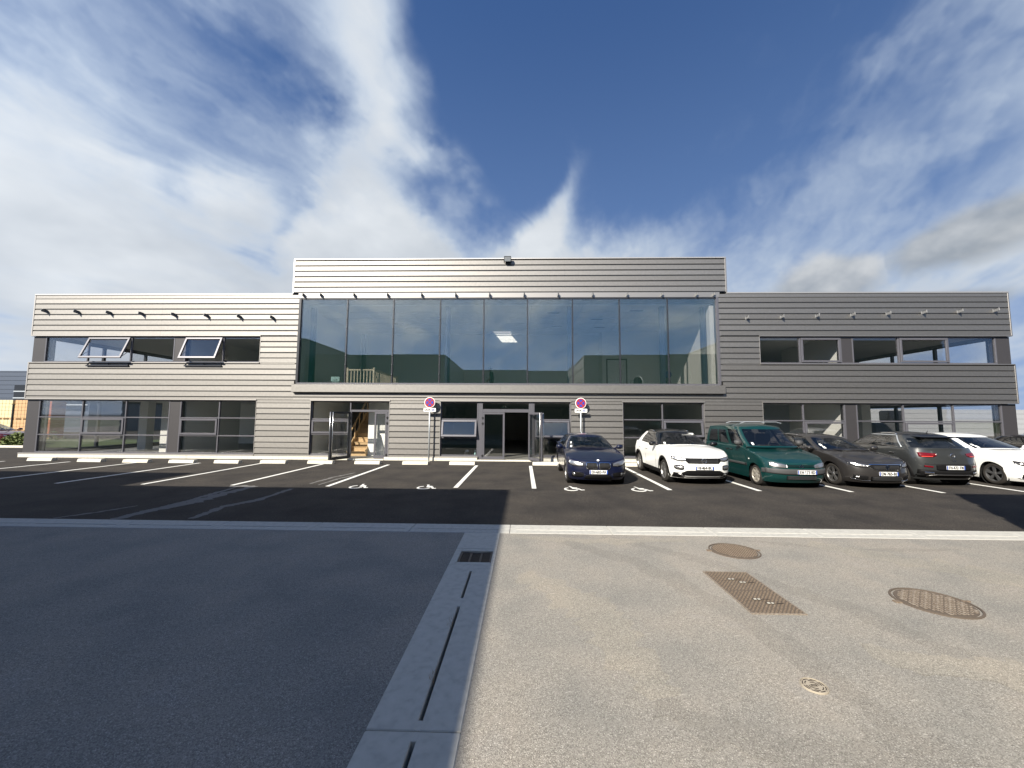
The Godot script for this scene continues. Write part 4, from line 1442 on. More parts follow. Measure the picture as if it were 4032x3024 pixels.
func wheels(c: Car, o: Node3D, spokes: int, rim_m: Material, twin: bool, width := 0.205) -> void:
	var tyre := mb(true)
	var R := c.wr
	var ri := R * 0.70
	lathe(tyre, [Vector2(ri, -width), Vector2(ri + 0.012, -width - 0.008), Vector2(R - 0.035, -width + 0.0), Vector2(R - 0.008, -width + 0.025), Vector2(R, -width * 0.7), Vector2(R, -width * 0.3), Vector2(R - 0.008, -0.03), Vector2(R - 0.035, -0.002), Vector2(ri + 0.012, 0.006), Vector2(ri, -0.004), Vector2(ri - 0.005, -0.03)], Vector3.ZERO, Vector3.UP, Vector3.BACK, Vector3.RIGHT, 32)
	tyre.generate_normals()
	var tyre_mesh := tyre.commit()
	var rim := mb()
	lathe(rim, [Vector2(ri - 0.002, -0.03), Vector2(ri + 0.006, -0.006), Vector2(ri - 0.012, -0.002), Vector2(ri - 0.02, -0.02), Vector2(ri - 0.024, -0.10)], Vector3.ZERO, Vector3.UP, Vector3.BACK, Vector3.RIGHT, 32)
	lathe(rim, [Vector2(0.0, -0.012), Vector2(0.045, -0.014), Vector2(0.062, -0.03), Vector2(0.062, -0.06)], Vector3.ZERO, Vector3.UP, Vector3.BACK, Vector3.RIGHT, 16)
	for k in spokes:
		var base := TAU * k / spokes
		for e in ([-0.11, 0.11] if twin else [0.0]):
			var a: float = base + e
			var d := Vector3(0, cos(a), sin(a))
			var t := Vector3(0, -sin(a), cos(a))
			var w0 := 0.020 if twin else 0.034
			var w1 := 0.017 if twin else 0.026
			var p := [d * 0.04 - t * w0, d * (ri - 0.015) - t * w1, d * (ri - 0.015) + t * w1, d * 0.04 + t * w0]
			var f := []
			for q in 4:
				f.append(p[q] + Vector3(-0.022 if q in [0, 3] else -0.010, 0, 0))
			quad(rim, f[0], f[1], f[2], f[3])
			for q in 4:
				var r := (q + 1) % 4
				quad(rim, f[q], f[r], f[r] - Vector3(0.035, 0, 0), f[q] - Vector3(0.035, 0, 0))
	rim.generate_normals()
	var rim_mesh := rim.commit()
	var disc := mb()
	lathe(disc, [Vector2(0.0, -0.085), Vector2(ri - 0.03, -0.085), Vector2(ri - 0.025, -0.11)], Vector3.ZERO, Vector3.UP, Vector3.BACK, Vector3.RIGHT, 24)
	disc.generate_normals()
	var disc_mesh := disc.commit()
	for ws in [c.fo, c.fo + c.wb]:
		for sn in [1.0, -1.0]:
			var w := part_node("wheel", o)
			w.position = Vector3(sn * (c.HW - 0.025), R, c.L * 0.5 - ws)
			w.rotation.y = 0.0 if sn > 0.0 else PI
			place(tyre_mesh, "tyre", M.rubber, w)
			place(rim_mesh, "rim", rim_m, w)
			place(disc_mesh, "brake_disc", M.trim_black, w)

func number_plate(o: Node3D, at: Vector3, turn: float, s: String, tilt := 0.0) -> void:
	var n := part_node("number_plate", o)
	n.position = at
	n.rotation = Vector3(tilt, turn, 0)
	var st := mb()
	cbox(st, Vector3(-0.26, -0.055, -0.008), Vector3(0.26, 0.055, 0.0), 0.004)
	obj("plate", st, M.plate_white, n)
	for e in [-1.0, 1.0]:
		st = mb()
		box(st, Vector3(e * 0.24 - 0.017, -0.052, 0.0), Vector3(e * 0.24 + 0.017, 0.052, 0.002))
		obj("country_band", st, M.plate_blue, n)
	var t := text_mesh(s, 0.082, 0.003)
	var ti := place(t, "lettering", M.print_black, n)
	ti.position = Vector3(0, 0.0, 0.0015)
	var wdt := t.get_aabb().size.x
	if wdt > 0.0:
		ti.scale = Vector3(0.415 / wdt, 1, 1)

func side_mirrors(c: Car, o: Node3D, s: float, y: float, m: Material, up := 0.0) -> void:
	for sn in [1.0, -1.0]:
		var st := mb(true)
		var b := mirror(c.side(s, y - 0.06), sn)
		var ctr := Vector3(sn * (c.HW + 0.10), y + 0.05 + up, b.z)
		for k in 6:
			pass
		tube(st, [ctr + Vector3(-sn * 0.11, 0, 0), ctr + Vector3(-sn * 0.085, 0, 0.004), ctr + Vector3(0, 0, 0.006), ctr + Vector3(sn * 0.075, -0.004, -0.004), ctr + Vector3(sn * 0.10, -0.008, -0.02)], [0.03, 0.068 + up * 0.3, 0.075 + up * 0.4, 0.062 + up * 0.3, 0.02], 10)
		tube(st, [Vector3(sn * (c.HW - 0.1), y + 0.0, b.z), ctr + Vector3(-sn * 0.07, -0.03, 0)], [0.03, 0.026], 6)
		obj("door_mirror", st, m, o)

func roof_rails(c: Car, o: Node3D, m: Material, b0: float, b1: float, lift := 0.03) -> void:
	for sn in [1.0, -1.0]:
		var st := mb(true)
		var pts := []
		for k in 13:
			var f := k / 12.0
			var q := mirror(c.glass(lerpf(b0, b1, f), 1.0), sn)
			pts.append(q * Vector3(0.95, 1, 1) + Vector3(0, 0.012 + lift * pow(sin(PI * clampf(f, 0.03, 0.97)), 0.35), 0))
		tube(st, pts, [0.015], 8)
		obj("roof_rail", st, m, o)

func door_seams(c: Car, o: Node3D, cuts: Array, y0: float, y1: float) -> void:
	for s in cuts:
		pair("door_seam", c, "side", [[s, y0, y1], [s + 0.010, y0, y1]], 0.0015, M.black, o)

func ring_emblem(o: Node3D, at: Vector3, r: float, m: Material, inner: Material, turn := 0.0, lean := 0.0) -> Node3D:
	var e := part_node("emblem", o)
	e.position = at
	e.rotation = Vector3(lean, turn, 0)
	var st := mb(true)
	lathe(st, [Vector2(r * 0.80, 0.0), Vector2(r * 0.82, 0.010), Vector2(r * 0.92, 0.014), Vector2(r, 0.008), Vector2(r, -0.01)], Vector3.ZERO, Vector3.RIGHT, Vector3.UP, Vector3.BACK, 24)
	obj("emblem_ring", st, m, e)
	st = mb()
	lathe(st, [Vector2(0.0, 0.004), Vector2(r * 0.81, 0.003)], Vector3.ZERO, Vector3.RIGHT, Vector3.UP, Vector3.BACK, 24)
	obj("emblem_field", st, inner, e)
	return e

func wiper(o: Node3D, a: Vector3, b: Vector3) -> void:
	var st := mb()
	tube(st, [a, (a + b) * 0.5 + Vector3(0, 0.012, 0.01), b], [0.009, 0.008, 0.005], 5)
	obj("wiper", st, M.black, o)

func sticker(o: Node3D, c: Car, b: float, v: float, sz: float, sn: float) -> void:
	var st := mb()
	var q := []
	for e in [[0.0, 0.0], [1.0, 0.0], [1.0, 1.0], [0.0, 1.0]]:
		q.append(mirror(c.glass(b + e[0] * sz * 0.32, v + e[1] * sz * 2.2), sn) * Vector3(1, 1, 1) + Vector3(0, 0.003, 0.006))
	quad(st, q[0], q[1], q[2], q[3])
	obj("windscreen_sticker", st, M.paper, o)

# ---- the six in the row
func windows_hatch(a0: float, b1: float, third: bool) -> Array:
	var w := [[-0.01, 0.185, 0.05, 0.94, "windscreen"], [0.86, 1.01, 0.10, 0.86, "rear_window", true]]
	w.append_array([[0.245, 0.46, 0.10, 0.90, "front_side_window"], [0.485, b1, 0.10, 0.90, "rear_side_window", third]])
	return w

func navy_hatch() -> void:
	var c := Car.new()
	c.L = 4.33
	c.HW = 0.875
	c.wb = 2.69
	c.fo = 0.77
	c.wr = 0.315
	c.ar = 0.355
	c.cf = 0.50
	c.nose = [[0.16, 0.09], [0.26, 0.02], [0.42, 0.0], [0.58, 0.02], [0.70, 0.06], [0.78, 0.16], [0.9, 0.4]]
	c.edge = [[0.0, 0.70], [0.12, 0.74], [0.5, 0.85], [1.0, 0.92], [1.4, 0.96], [2.6, 0.98], [3.6, 1.02], [4.4, 1.03]]
	c.g0 = [1.20, 4.18, 0.80]
	c.g1 = [1.98, 3.85, 0.57]
	c.roof_edge = 1.345
	c.roof = 1.425
	var o := thing("parked_car", "dark blue hatchback with twin oval grilles, leftmost car in the row", "car", Vector3(2.17, 0, -13.81), 0.0, "cars parked in the row")
	car_shell(c, o, M.paint_navy, M.paint_navy, windows_hatch(0.2, 0.72, false), M.car_glass, M.trim_black)
	wheels(c, o, 5, M.aluminium, true)
	side_mirrors(c, o, 1.52, 0.97, M.paint_navy)
	# two rounded grilles with bright rims
	for sn in [1.0, -1.0]:
		var f := func(a: float, y: float) -> Vector3: return c.front(a * sn, y)
		panel("grille_rim", f, [[0.025, 0.50, 0.655], [0.05, 0.478, 0.675], [0.30, 0.478, 0.675], [0.345, 0.52, 0.655]], 0.012, M.chrome, o, Vector3.BACK)
		panel("grille", f, [[0.04, 0.51, 0.645], [0.062, 0.495, 0.66], [0.295, 0.495, 0.66], [0.325, 0.53, 0.645]], 0.020, M.trim_black, o, Vector3.BACK)
		for k in 7:
			panel("grille_bar", f, [[0.068 + 0.034 * k, 0.50, 0.655], [0.076 + 0.034 * k, 0.50, 0.655]], 0.026, M.trim_grey, o, Vector3.BACK, 2, 2)
	pair("headlight", c, "front", [[0.43, 0.575, 0.64], [0.56, 0.565, 0.685], [0.70, 0.575, 0.715], [0.80, 0.62, 0.735]], 0.010, M.lamp_inside, o)
	pair("headlight_surround", c, "front", [[0.40, 0.56, 0.65], [0.56, 0.55, 0.697], [0.70, 0.56, 0.727], [0.83, 0.61, 0.745]], 0.004, M.lamp_dark, o)
	pair("fog_lamp_intake", c, "front", [[0.42, 0.27, 0.36], [0.56, 0.245, 0.40], [0.74, 0.26, 0.40]], 0.006, M.trim_black, o)
	pair("fog_lamp", c, "front", [[0.655, 0.30, 0.36], [0.685, 0.285, 0.375], [0.715, 0.30, 0.36]], 0.016, M.lamp_inside, o)
	pair("intake_trim", c, "front", [[0.42, 0.385, 0.395], [0.74, 0.405, 0.415]], 0.014, M.paint_navy, o)
	var fm := func(a: float, y: float) -> Vector3: return c.front(a, y)
	panel("lower_intake", fm, [[-0.40, 0.205, 0.24], [-0.33, 0.19, 0.325], [0.33, 0.19, 0.325], [0.40, 0.205, 0.24]], 0.006, M.trim_black, o, Vector3.BACK)
	number_plate(o, c.front(0, 0.405) + Vector3(0, 0, 0.025), 0.0, "EH-603-PA")
	ring_emblem(o, Vector3(0, 0.725, c.L * 0.5 - 0.085), 0.042, M.chrome, M.sign_white, 0.0, -0.9)
	door_seams(c, o, [1.52, 2.62], 0.24, 0.95)
	sticker(o, c, 0.135, 0.10, 0.07, -1.0)
	sticker(o, c, 0.145, 0.40, 0.06, -1.0)
	wiper(o, Vector3(-0.45, 1.005, c.L * 0.5 - 1.27), Vector3(0.12, 1.03, c.L * 0.5 - 1.30))
	wiper(o, Vector3(0.05, 1.005, c.L * 0.5 - 1.25), Vector3(0.6, 1.02, c.L * 0.5 - 1.36))

func suv_shape() -> Car:
	var c := Car.new()
	c.L = 4.23
	c.HW = 0.905
	c.clear = 0.20
	c.wb = 2.60
	c.fo = 0.84
	c.wr = 0.345
	c.ar = 0.39
	c.cf = 0.52
	c.cr = 0.42
	c.nose = [[0.20, 0.12], [0.32, 0.03], [0.5, 0.0], [0.75, 0.03], [0.86, 0.09], [0.94, 0.22], [1.02, 0.45]]
	c.tail = [[0.22, 0.16], [0.36, 0.02], [0.62, 0.0], [0.90, 0.05], [1.08, 0.12]]
	c.width = [[0.2, 0.92], [0.35, 0.97], [0.6, 0.985], [0.82, 1.0], [1.0, 0.985], [1.2, 0.94]]
	c.edge = [[0.0, 0.86], [0.12, 0.90], [0.5, 0.985], [1.0, 1.035], [1.35, 1.06], [2.6, 1.07], [3.6, 1.10], [4.3, 1.09]]
	c.g0 = [1.18, 4.10, 0.83]
	c.g1 = [1.92, 3.72, 0.62]
	c.gcf = [0.60, 0.55]
	c.roof_edge = 1.475
	c.roof = 1.56
	return c

func suv_common(c: Car, o: Node3D, paint: Material) -> void:
	var w := [[-0.01, 0.185, 0.05, 0.94, "windscreen"], [0.845, 1.01, 0.08, 0.80, "rear_window", true], [0.245, 0.45, 0.12, 0.88, "front_side_window"], [0.468, 0.615, 0.12, 0.88, "rear_side_window"], [0.628, 0.70, 0.14, 0.84, "quarter_window", true]]
	car_shell(c, o, paint, M.paint_black, w, M.car_glass, M.paint_black, -1.0)
	wheels(c, o, 5, M.aluminium, true, 0.215)
	roof_rails(c, o, M.chrome, 0.33, 0.78, 0.035)
	# black sills and arch trims
	pair("sill_trim", c, "side", [[c.fo + c.ar, 0.20, 0.345], [c.fo + c.wb - c.ar, 0.20, 0.345]], 0.010, M.trim_black, o)
	for ws in [c.fo, c.fo + c.wb]:
		for sn in [1.0, -1.0]:
			var st := mb(true)
			var pin := []
			var pou := []
			for k in 21:
				var an := PI * (-0.08 + 1.16 * k / 20.0)
				for e in [[c.ar - 0.004, pin], [c.ar + 0.065, pou]]:
					var ss: float = ws - cos(an) * e[0]
					var yy: float = maxf(c.wr + sin(an) * e[0], c.clear)
					e[1].append(mirror(c.side(ss, yy), sn) + Vector3(sn * 0.012, 0, 0))
			for k in 20:
				if sn > 0.0:
					quad(st, pin[k], pou[k], pou[k + 1], pin[k + 1])
				else:
					quad(st, pin[k + 1], pou[k + 1], pou[k], pin[k])
				var b := Vector3(sn * 0.03, 0, 0)
				quad(st, pou[k], pou[k] - b, pou[k + 1] - b, pou[k + 1])
			obj("arch_trim", st, M.trim_black, o)
	door_seams(c, o, [1.55, 2.62, 3.15], 0.35, 1.03)
	pair("door_handle", c, "side", [[2.35, 0.90, 0.925], [2.56, 0.905, 0.93]], 0.025, M.chrome if paint == M.paint_steel else paint, o)
	pair("door_handle", c, "side", [[3.20, 0.91, 0.935], [3.38, 0.915, 0.94]], 0.025, M.chrome if paint == M.paint_steel else paint, o)

func white_suv() -> void:
	var c := suv_shape()
	var o := thing("parked_car", "white compact crossover with black roof parked beside the dark blue hatchback", "car", Vector3(5.27, 0, -14.02), 0.0, "cars parked in the row")
	suv_common(c, o, M.paint_white)
	side_mirrors(c, o, 1.52, 1.07, M.paint_black)
	var fm := func(a: float, y: float) -> Vector3: return c.front(a, y)
	panel("grille", fm, [[-0.50, 0.70, 0.775], [-0.44, 0.635, 0.785], [0.44, 0.635, 0.785], [0.50, 0.70, 0.775]], 0.010, M.trim_black, o, Vector3.BACK, 18)
	for k in 3:
		var y := 0.66 + 0.038 * k
		panel("grille_bar", fm, [[-0.42, y, y + 0.010], [0.42, y, y + 0.010]], 0.018, M.trim_grey, o, Vector3.BACK, 12, 1)
	panel("grille_bar", fm, [[-0.52, 0.782, 0.792], [0.52, 0.782, 0.792]], 0.02, M.chrome, o, Vector3.BACK, 14, 1)
	pair("headlight", c, "front", [[0.50, 0.715, 0.78], [0.62, 0.70, 0.80], [0.74, 0.72, 0.815], [0.82, 0.76, 0.82]], 0.012, M.lamp_inside, o)
	pair("headlight_surround", c, "front", [[0.49, 0.70, 0.79], [0.62, 0.685, 0.812], [0.74, 0.705, 0.825], [0.845, 0.75, 0.83]], 0.006, M.lamp_dark, o)
	pair("running_lamp_frame", c, "front", [[0.55, 0.47, 0.56], [0.60, 0.44, 0.585], [0.74, 0.45, 0.59], [0.79, 0.49, 0.56]], 0.008, M.trim_black, o)
	pair("running_lamp", c, "front", [[0.57, 0.495, 0.535], [0.61, 0.475, 0.55], [0.73, 0.48, 0.555], [0.765, 0.50, 0.545]], 0.018, M.lamp_inside, o)
	panel("lower_intake", fm, [[-0.62, 0.31, 0.36], [-0.46, 0.275, 0.44], [0.46, 0.275, 0.44], [0.62, 0.31, 0.36]], 0.008, M.trim_black, o, Vector3.BACK, 16)
	pair("bumper_corner", c, "front", [[0.52, 0.21, 0.33], [0.66, 0.21, 0.36], [0.80, 0.21, 0.37]], 0.006, M.trim_black, o)
	pair("fog_lamp", c, "front", [[0.60, 0.29, 0.33], [0.70, 0.295, 0.335]], 0.018, M.lamp_inside, o)
	panel("skid_plate", fm, [[-0.62, 0.255, 0.275], [-0.45, 0.225, 0.255], [0.45, 0.225, 0.255], [0.62, 0.255, 0.275]], 0.016, M.aluminium, o, Vector3.BACK, 16)
	number_plate(o, c.front(0, 0.515) + Vector3(0, 0, 0.025), 0.0, "FB-464-BC")
	var e := ring_emblem(o, c.front(0, 0.715) + Vector3(0, 0, 0.028), 0.075, M.chrome, M.black)
	crossed(e, 0.06, M.chrome)
	sticker(o, c, 0.135, 0.10, 0.07, -1.0)
	wiper(o, Vector3(-0.5, 1.10, c.L * 0.5 - 1.26), Vector3(0.1, 1.125, c.L * 0.5 - 1.27))
	wiper(o, Vector3(0.05, 1.10, c.L * 0.5 - 1.24), Vector3(0.62, 1.11, c.L * 0.5 - 1.34))
	var st := mb()
	box(st, Vector3(0.14, 1.38, c.L * 0.5 - 1.95), Vector3(0.52, 1.45, c.L * 0.5 - 1.93))
	obj("sun_visor", st, M.paper, o)

# two interlaced letters of straight bars inside a round badge
func crossed(e: Node3D, r: float, m: Material) -> void:
	var st := mb()
	var z := 0.008
	for q in [[Vector2(-0.55, 0.75), Vector2(-0.02, 0.1)], [Vector2(0.55, 0.75), Vector2(0.02, 0.1)], [Vector2(-0.9, 0.3), Vector2(-0.42, -0.75)], [Vector2(-0.42, -0.75), Vector2(0.0, 0.0)], [Vector2(0.0, 0.0), Vector2(0.42, -0.75)], [Vector2(0.42, -0.75), Vector2(0.9, 0.3)]]:
		stroke(st, Vector3(0, 0, 0.003), Vector3(r, 0, 0), Vector3(0, r, 0), Vector3.BACK, q[0], q[1], 0.12, z)
	obj("emblem_letters", st, m, e)

func grey_suv() -> void:
	var c := suv_shape()
	var o := thing("parked_car", "dark grey crossover parked nose in with its red tail lamps and black rear window showing", "car", Vector3(12.52, 0, -14.20), PI, "cars parked in the row")
	suv_common(c, o, M.paint_steel)
	side_mirrors(c, o, 1.52, 1.07, M.paint_steel)
	var bm := func(a: float, y: float) -> Vector3: return c.back(-a, y)
	pair("tail_lamp", c, "back", [[0.80, 0.865, 0.99], [0.66, 0.85, 0.985], [0.52, 0.86, 0.97], [0.42, 0.90, 0.965]], 0.012, M.tail_red, o)
	pair("tail_lamp_strip", c, "back", [[0.76, 0.862, 0.885], [0.52, 0.868, 0.888]], 0.018, M.tail_bright, o)
	panel("bumper", bm, [[-0.84, 0.26, 0.50], [-0.4, 0.24, 0.47], [0.4, 0.24, 0.47], [0.84, 0.26, 0.50]], 0.008, M.trim_black, o, Vector3.FORWARD, 22)
	panel("plate_recess", bm, [[-0.48, 0.50, 0.63], [-0.40, 0.48, 0.66], [0.40, 0.48, 0.66], [0.48, 0.50, 0.63]], 0.012, M.trim_black, o, Vector3.FORWARD, 16)
	panel("skid_plate", bm, [[-0.66, 0.29, 0.32], [-0.45, 0.335, 0.36], [0.45, 0.335, 0.36], [0.66, 0.29, 0.32]], 0.020, M.aluminium, o, Vector3.FORWARD, 18)
	pair("exhaust_trim", c, "back", [[0.55, 0.36, 0.42], [0.74, 0.37, 0.43]], 0.022, M.chrome, o)
	pair("reflector", c, "back", [[0.56, 0.56, 0.60], [0.74, 0.575, 0.62]], 0.014, M.tail_red, o)
	panel("tailgate_seam", bm, [[-0.72, 0.655, 0.665], [0.72, 0.655, 0.665]], 0.010, M.black, o, Vector3.FORWARD, 18)
	number_plate(o, c.back(0, 0.565) - Vector3(0, 0, 0.03), PI, "FH-472-TN")
	var e := ring_emblem(o, c.back(0, 0.90) - Vector3(0, 0, 0.012), 0.07, M.chrome, M.black, PI)
	crossed(e, 0.055, M.chrome)
	var t := text_mesh("T-ROC", 0.035, 0.004)
	var ti := place(t, "badge_lettering", M.chrome, o)
	ti.position = c.back(0, 0.755) - Vector3(0, 0, 0.006)
	ti.rotation.y = PI
	# spoiler lip, bright window line, wiper, aerial
	var st := mb(true)
	for k in 12:
		var w0 := -0.56 + 1.12 * k / 12.0
		var w1 := -0.56 + 1.12 * (k + 1) / 12.0
		var z: float = -c.L * 0.5 + (c.L - c.g1[1]) - 0.09
		quad(st, Vector3(w1, 1.455, z + 0.45), Vector3(w0, 1.455, z + 0.45), Vector3(w0, 1.425, z - 0.06), Vector3(w1, 1.425, z - 0.06))
		quad(st, Vector3(w1, 1.425, z - 0.06), Vector3(w0, 1.425, z - 0.06), Vector3(w0, 1.395, z - 0.03), Vector3(w1, 1.395, z - 0.03))
		quad(st, Vector3(w1, 1.395, z - 0.03), Vector3(w0, 1.395, z - 0.03), Vector3(w0, 1.40, z + 0.1), Vector3(w1, 1.40, z + 0.1))
	obj("spoiler", st, M.paint_black, o)
	for sn in [1.0, -1.0]:
		st = mb(true)
		var pts := []
		for k in 17:
			pts.append(mirror(c.glass(lerpf(0.25, 0.80, k / 16.0), 0.965), sn) * Vector3(1.008, 1, 1))
		for k in 7:
			pts.append(mirror(c.glass(0.80, lerpf(0.965, 0.06, (k + 1) / 7.0)), sn) * Vector3(1.008, 1, 1))
		tube(st, pts, [0.019], 6)
		obj("window_line_trim", st, M.zinc, o)
	wiper(o, Vector3(0.02, 1.15, -c.L * 0.5 + 0.10), Vector3(-0.42, 1.165, -c.L * 0.5 + 0.14))
	st = mb()
	tube(st, [Vector3(0, 1.53, -c.L * 0.5 + 0.75), Vector3(0, 1.61, -c.L * 0.5 + 0.70)], [0.014, 0.006], 6)
	obj("aerial", st, M.black, o)

func green_van() -> void:
	var c := Car.new()
	c.L = 4.11
	c.HW = 0.855
	c.wb = 2.69
	c.fo = 0.78
	c.wr = 0.30
	c.ar = 0.345
	c.cf = 0.50
	c.cr = 0.22
	c.p = 2.7
	c.nose = [[0.17, 0.10], [0.28, 0.02], [0.5, 0.0], [0.62, 0.03], [0.75, 0.08], [0.86, 0.20], [1.0, 0.45]]
	c.tail = [[0.2, 0.08], [0.4, 0.0], [0.8, 0.0], [1.1, 0.02]]
	c.width = [[0.17, 0.93], [0.4, 0.98], [0.65, 1.0], [0.9, 1.0], [1.1, 0.985], [1.3, 0.97]]
	c.edge = [[0.0, 0.72], [0.10, 0.78], [0.4, 0.90], [0.8, 1.01], [1.15, 1.09], [1.6, 1.07], [4.2, 1.09]]
	c.crown = 0.04
	c.g0 = [0.98, 4.06, 0.825]
	c.g1 = [1.72, 4.00, 0.70]
	c.gcf = [0.60, 0.16]
	c.roof_edge = 1.70
	c.roof = 1.80
	c.gbulge = 0.02
	var o := thing("parked_car", "old dark green family van with steel wheels and grey bumper", "car", Vector3(7.75, 0, -13.52), 0.0, "cars parked in the row")
	var w := [[-0.01, 0.185, 0.05, 0.90, "windscreen"], [0.245, 0.40, 0.10, 0.84, "front_side_window"], [0.44, 0.585, 0.10, 0.80, "sliding_door_window"], [0.605, 0.76, 0.10, 0.80, "rear_side_window"], [0.85, 1.01, 0.1, 0.8, "rear_window", true]]
	car_shell(c, o, M.paint_green, M.paint_green, w, M.car_glass, M.paint_green)
	wheels(c, o, 7, M.hubcap, false, 0.18)
	side_mirrors(c, o, 1.48, 1.10, M.trim_grey, 0.05)
	var fm := func(a: float, y: float) -> Vector3: return c.front(a, y)
	panel("bumper", fm, [[-0.83, 0.43, 0.565], [-0.4, 0.41, 0.555], [0.4, 0.41, 0.555], [0.83, 0.43, 0.565]], 0.022, M.trim_grey, o, Vector3.BACK, 22)
	pair("bumper_corner", c, "side", [[0.30, 0.435, 0.56], [c.fo - c.ar - 0.01, 0.42, 0.55]], 0.012, M.trim_grey, o)
	panel("grille", fm, [[-0.36, 0.60, 0.665], [0.36, 0.60, 0.665]], 0.006, M.trim_black, o, Vector3.BACK)
	for k in 2:
		panel("grille_bar", fm, [[-0.36, 0.613 + 0.025 * k, 0.624 + 0.025 * k], [0.36, 0.613 + 0.025 * k, 0.624 + 0.025 * k]], 0.016, M.paint_green, o, Vector3.BACK, 12, 1)
	pair("headlight", c, "front", [[0.37, 0.585, 0.665], [0.52, 0.585, 0.705], [0.68, 0.60, 0.725], [0.76, 0.63, 0.725]], 0.012, M.lamp_inside, o)
	panel("lower_intake", fm, [[-0.40, 0.26, 0.37], [0.40, 0.26, 0.37]], 0.006, M.trim_black, o, Vector3.BACK)
	for k in 3:
		panel("intake_bar", fm, [[-0.40, 0.278 + 0.032 * k, 0.290 + 0.032 * k], [0.40, 0.278 + 0.032 * k, 0.290 + 0.032 * k]], 0.015, M.trim_grey, o, Vector3.BACK, 12, 1)
	number_plate(o, c.front(0.12, 0.475) + Vector3(0, 0, 0.04), 0.0, "EH-171-KD")
	# two chevrons on the grille
	var e := part_node("emblem", o)
	e.position = c.front(0, 0.64) + Vector3(0, 0, 0.02)
	var st := mb()
	for k in 2:
		for sn in [-1.0, 1.0]:
			stroke(st, Vector3(0, -0.035 * k, 0), Vector3(0.075, 0, 0), Vector3(0, 0.075, 0), Vector3.BACK, Vector2(sn * 0.75, -0.2), Vector2(0, 0.5), 0.14, 0.008)
	obj("chevron", st, M.chrome, e)
	pair("side_moulding", c, "side", [[c.fo + c.ar + 0.06, 0.53, 0.60], [c.fo + c.wb - c.ar - 0.05, 0.53, 0.60]], 0.016, M.trim_grey, o)
	door_seams(c, o, [1.18, 2.20, 3.05], 0.22, 1.05)
	pair("door_handle", c, "side", [[2.0, 0.94, 0.97], [2.14, 0.94, 0.97]], 0.022, M.black, o)
	pair("door_handle", c, "side", [[2.26, 0.94, 0.97], [2.40, 0.94, 0.97]], 0.022, M.black, o)
	pair("side_indicator", c, "side", [[1.02, 0.73, 0.76], [1.07, 0.73, 0.76]], 0.012, M.paper, o)
	st = mb()
	for q in [[1.85, 0.3], [2.75, 0.3]]:
		tube(st, [Vector3(-0.66, 1.80, c.L * 0.5 - q[0]), Vector3(-0.5, 1.845, c.L * 0.5 - q[0]), Vector3(0.5, 1.845, c.L * 0.5 - q[0]), Vector3(0.66, 1.80, c.L * 0.5 - q[0])], [0.012], 6)
	obj("roof_bar", st, M.zinc, o)
	sticker(o, c, 0.14, 0.08, 0.06, -1.0)
	wiper(o, Vector3(-0.5, 1.14, c.L * 0.5 - 1.06), Vector3(0.05, 1.15, c.L * 0.5 - 1.05))
	wiper(o, Vector3(0.08, 1.14, c.L * 0.5 - 1.04), Vector3(0.6, 1.15, c.L * 0.5 - 1.14))

func estate_shape(length: float, g_rear: float) -> Car:
	var c := Car.new()
	c.L = length
	c.HW = 0.90
	c.wb = 2.70
	c.fo = 0.87
	c.wr = 0.325
	c.ar = 0.365
	c.cf = 0.58
	c.p = 2.35
	c.nose = [[0.16, 0.11], [0.26, 0.03], [0.42, 0.0], [0.60, 0.03], [0.72, 0.08], [0.80, 0.18], [0.92, 0.42]]
	c.edge = [[0.0, 0.73], [0.14, 0.77], [0.5, 0.87], [1.0, 0.94], [1.4, 0.985], [2.6, 1.0], [3.6, 1.03], [4.6, 1.05]]
	c.g0 = [1.22, length - 0.13, 0.82]
	c.g1 = [2.05, g_rear, 0.59]
	c.roof_edge = 1.375
	c.roof = 1.455
	return c

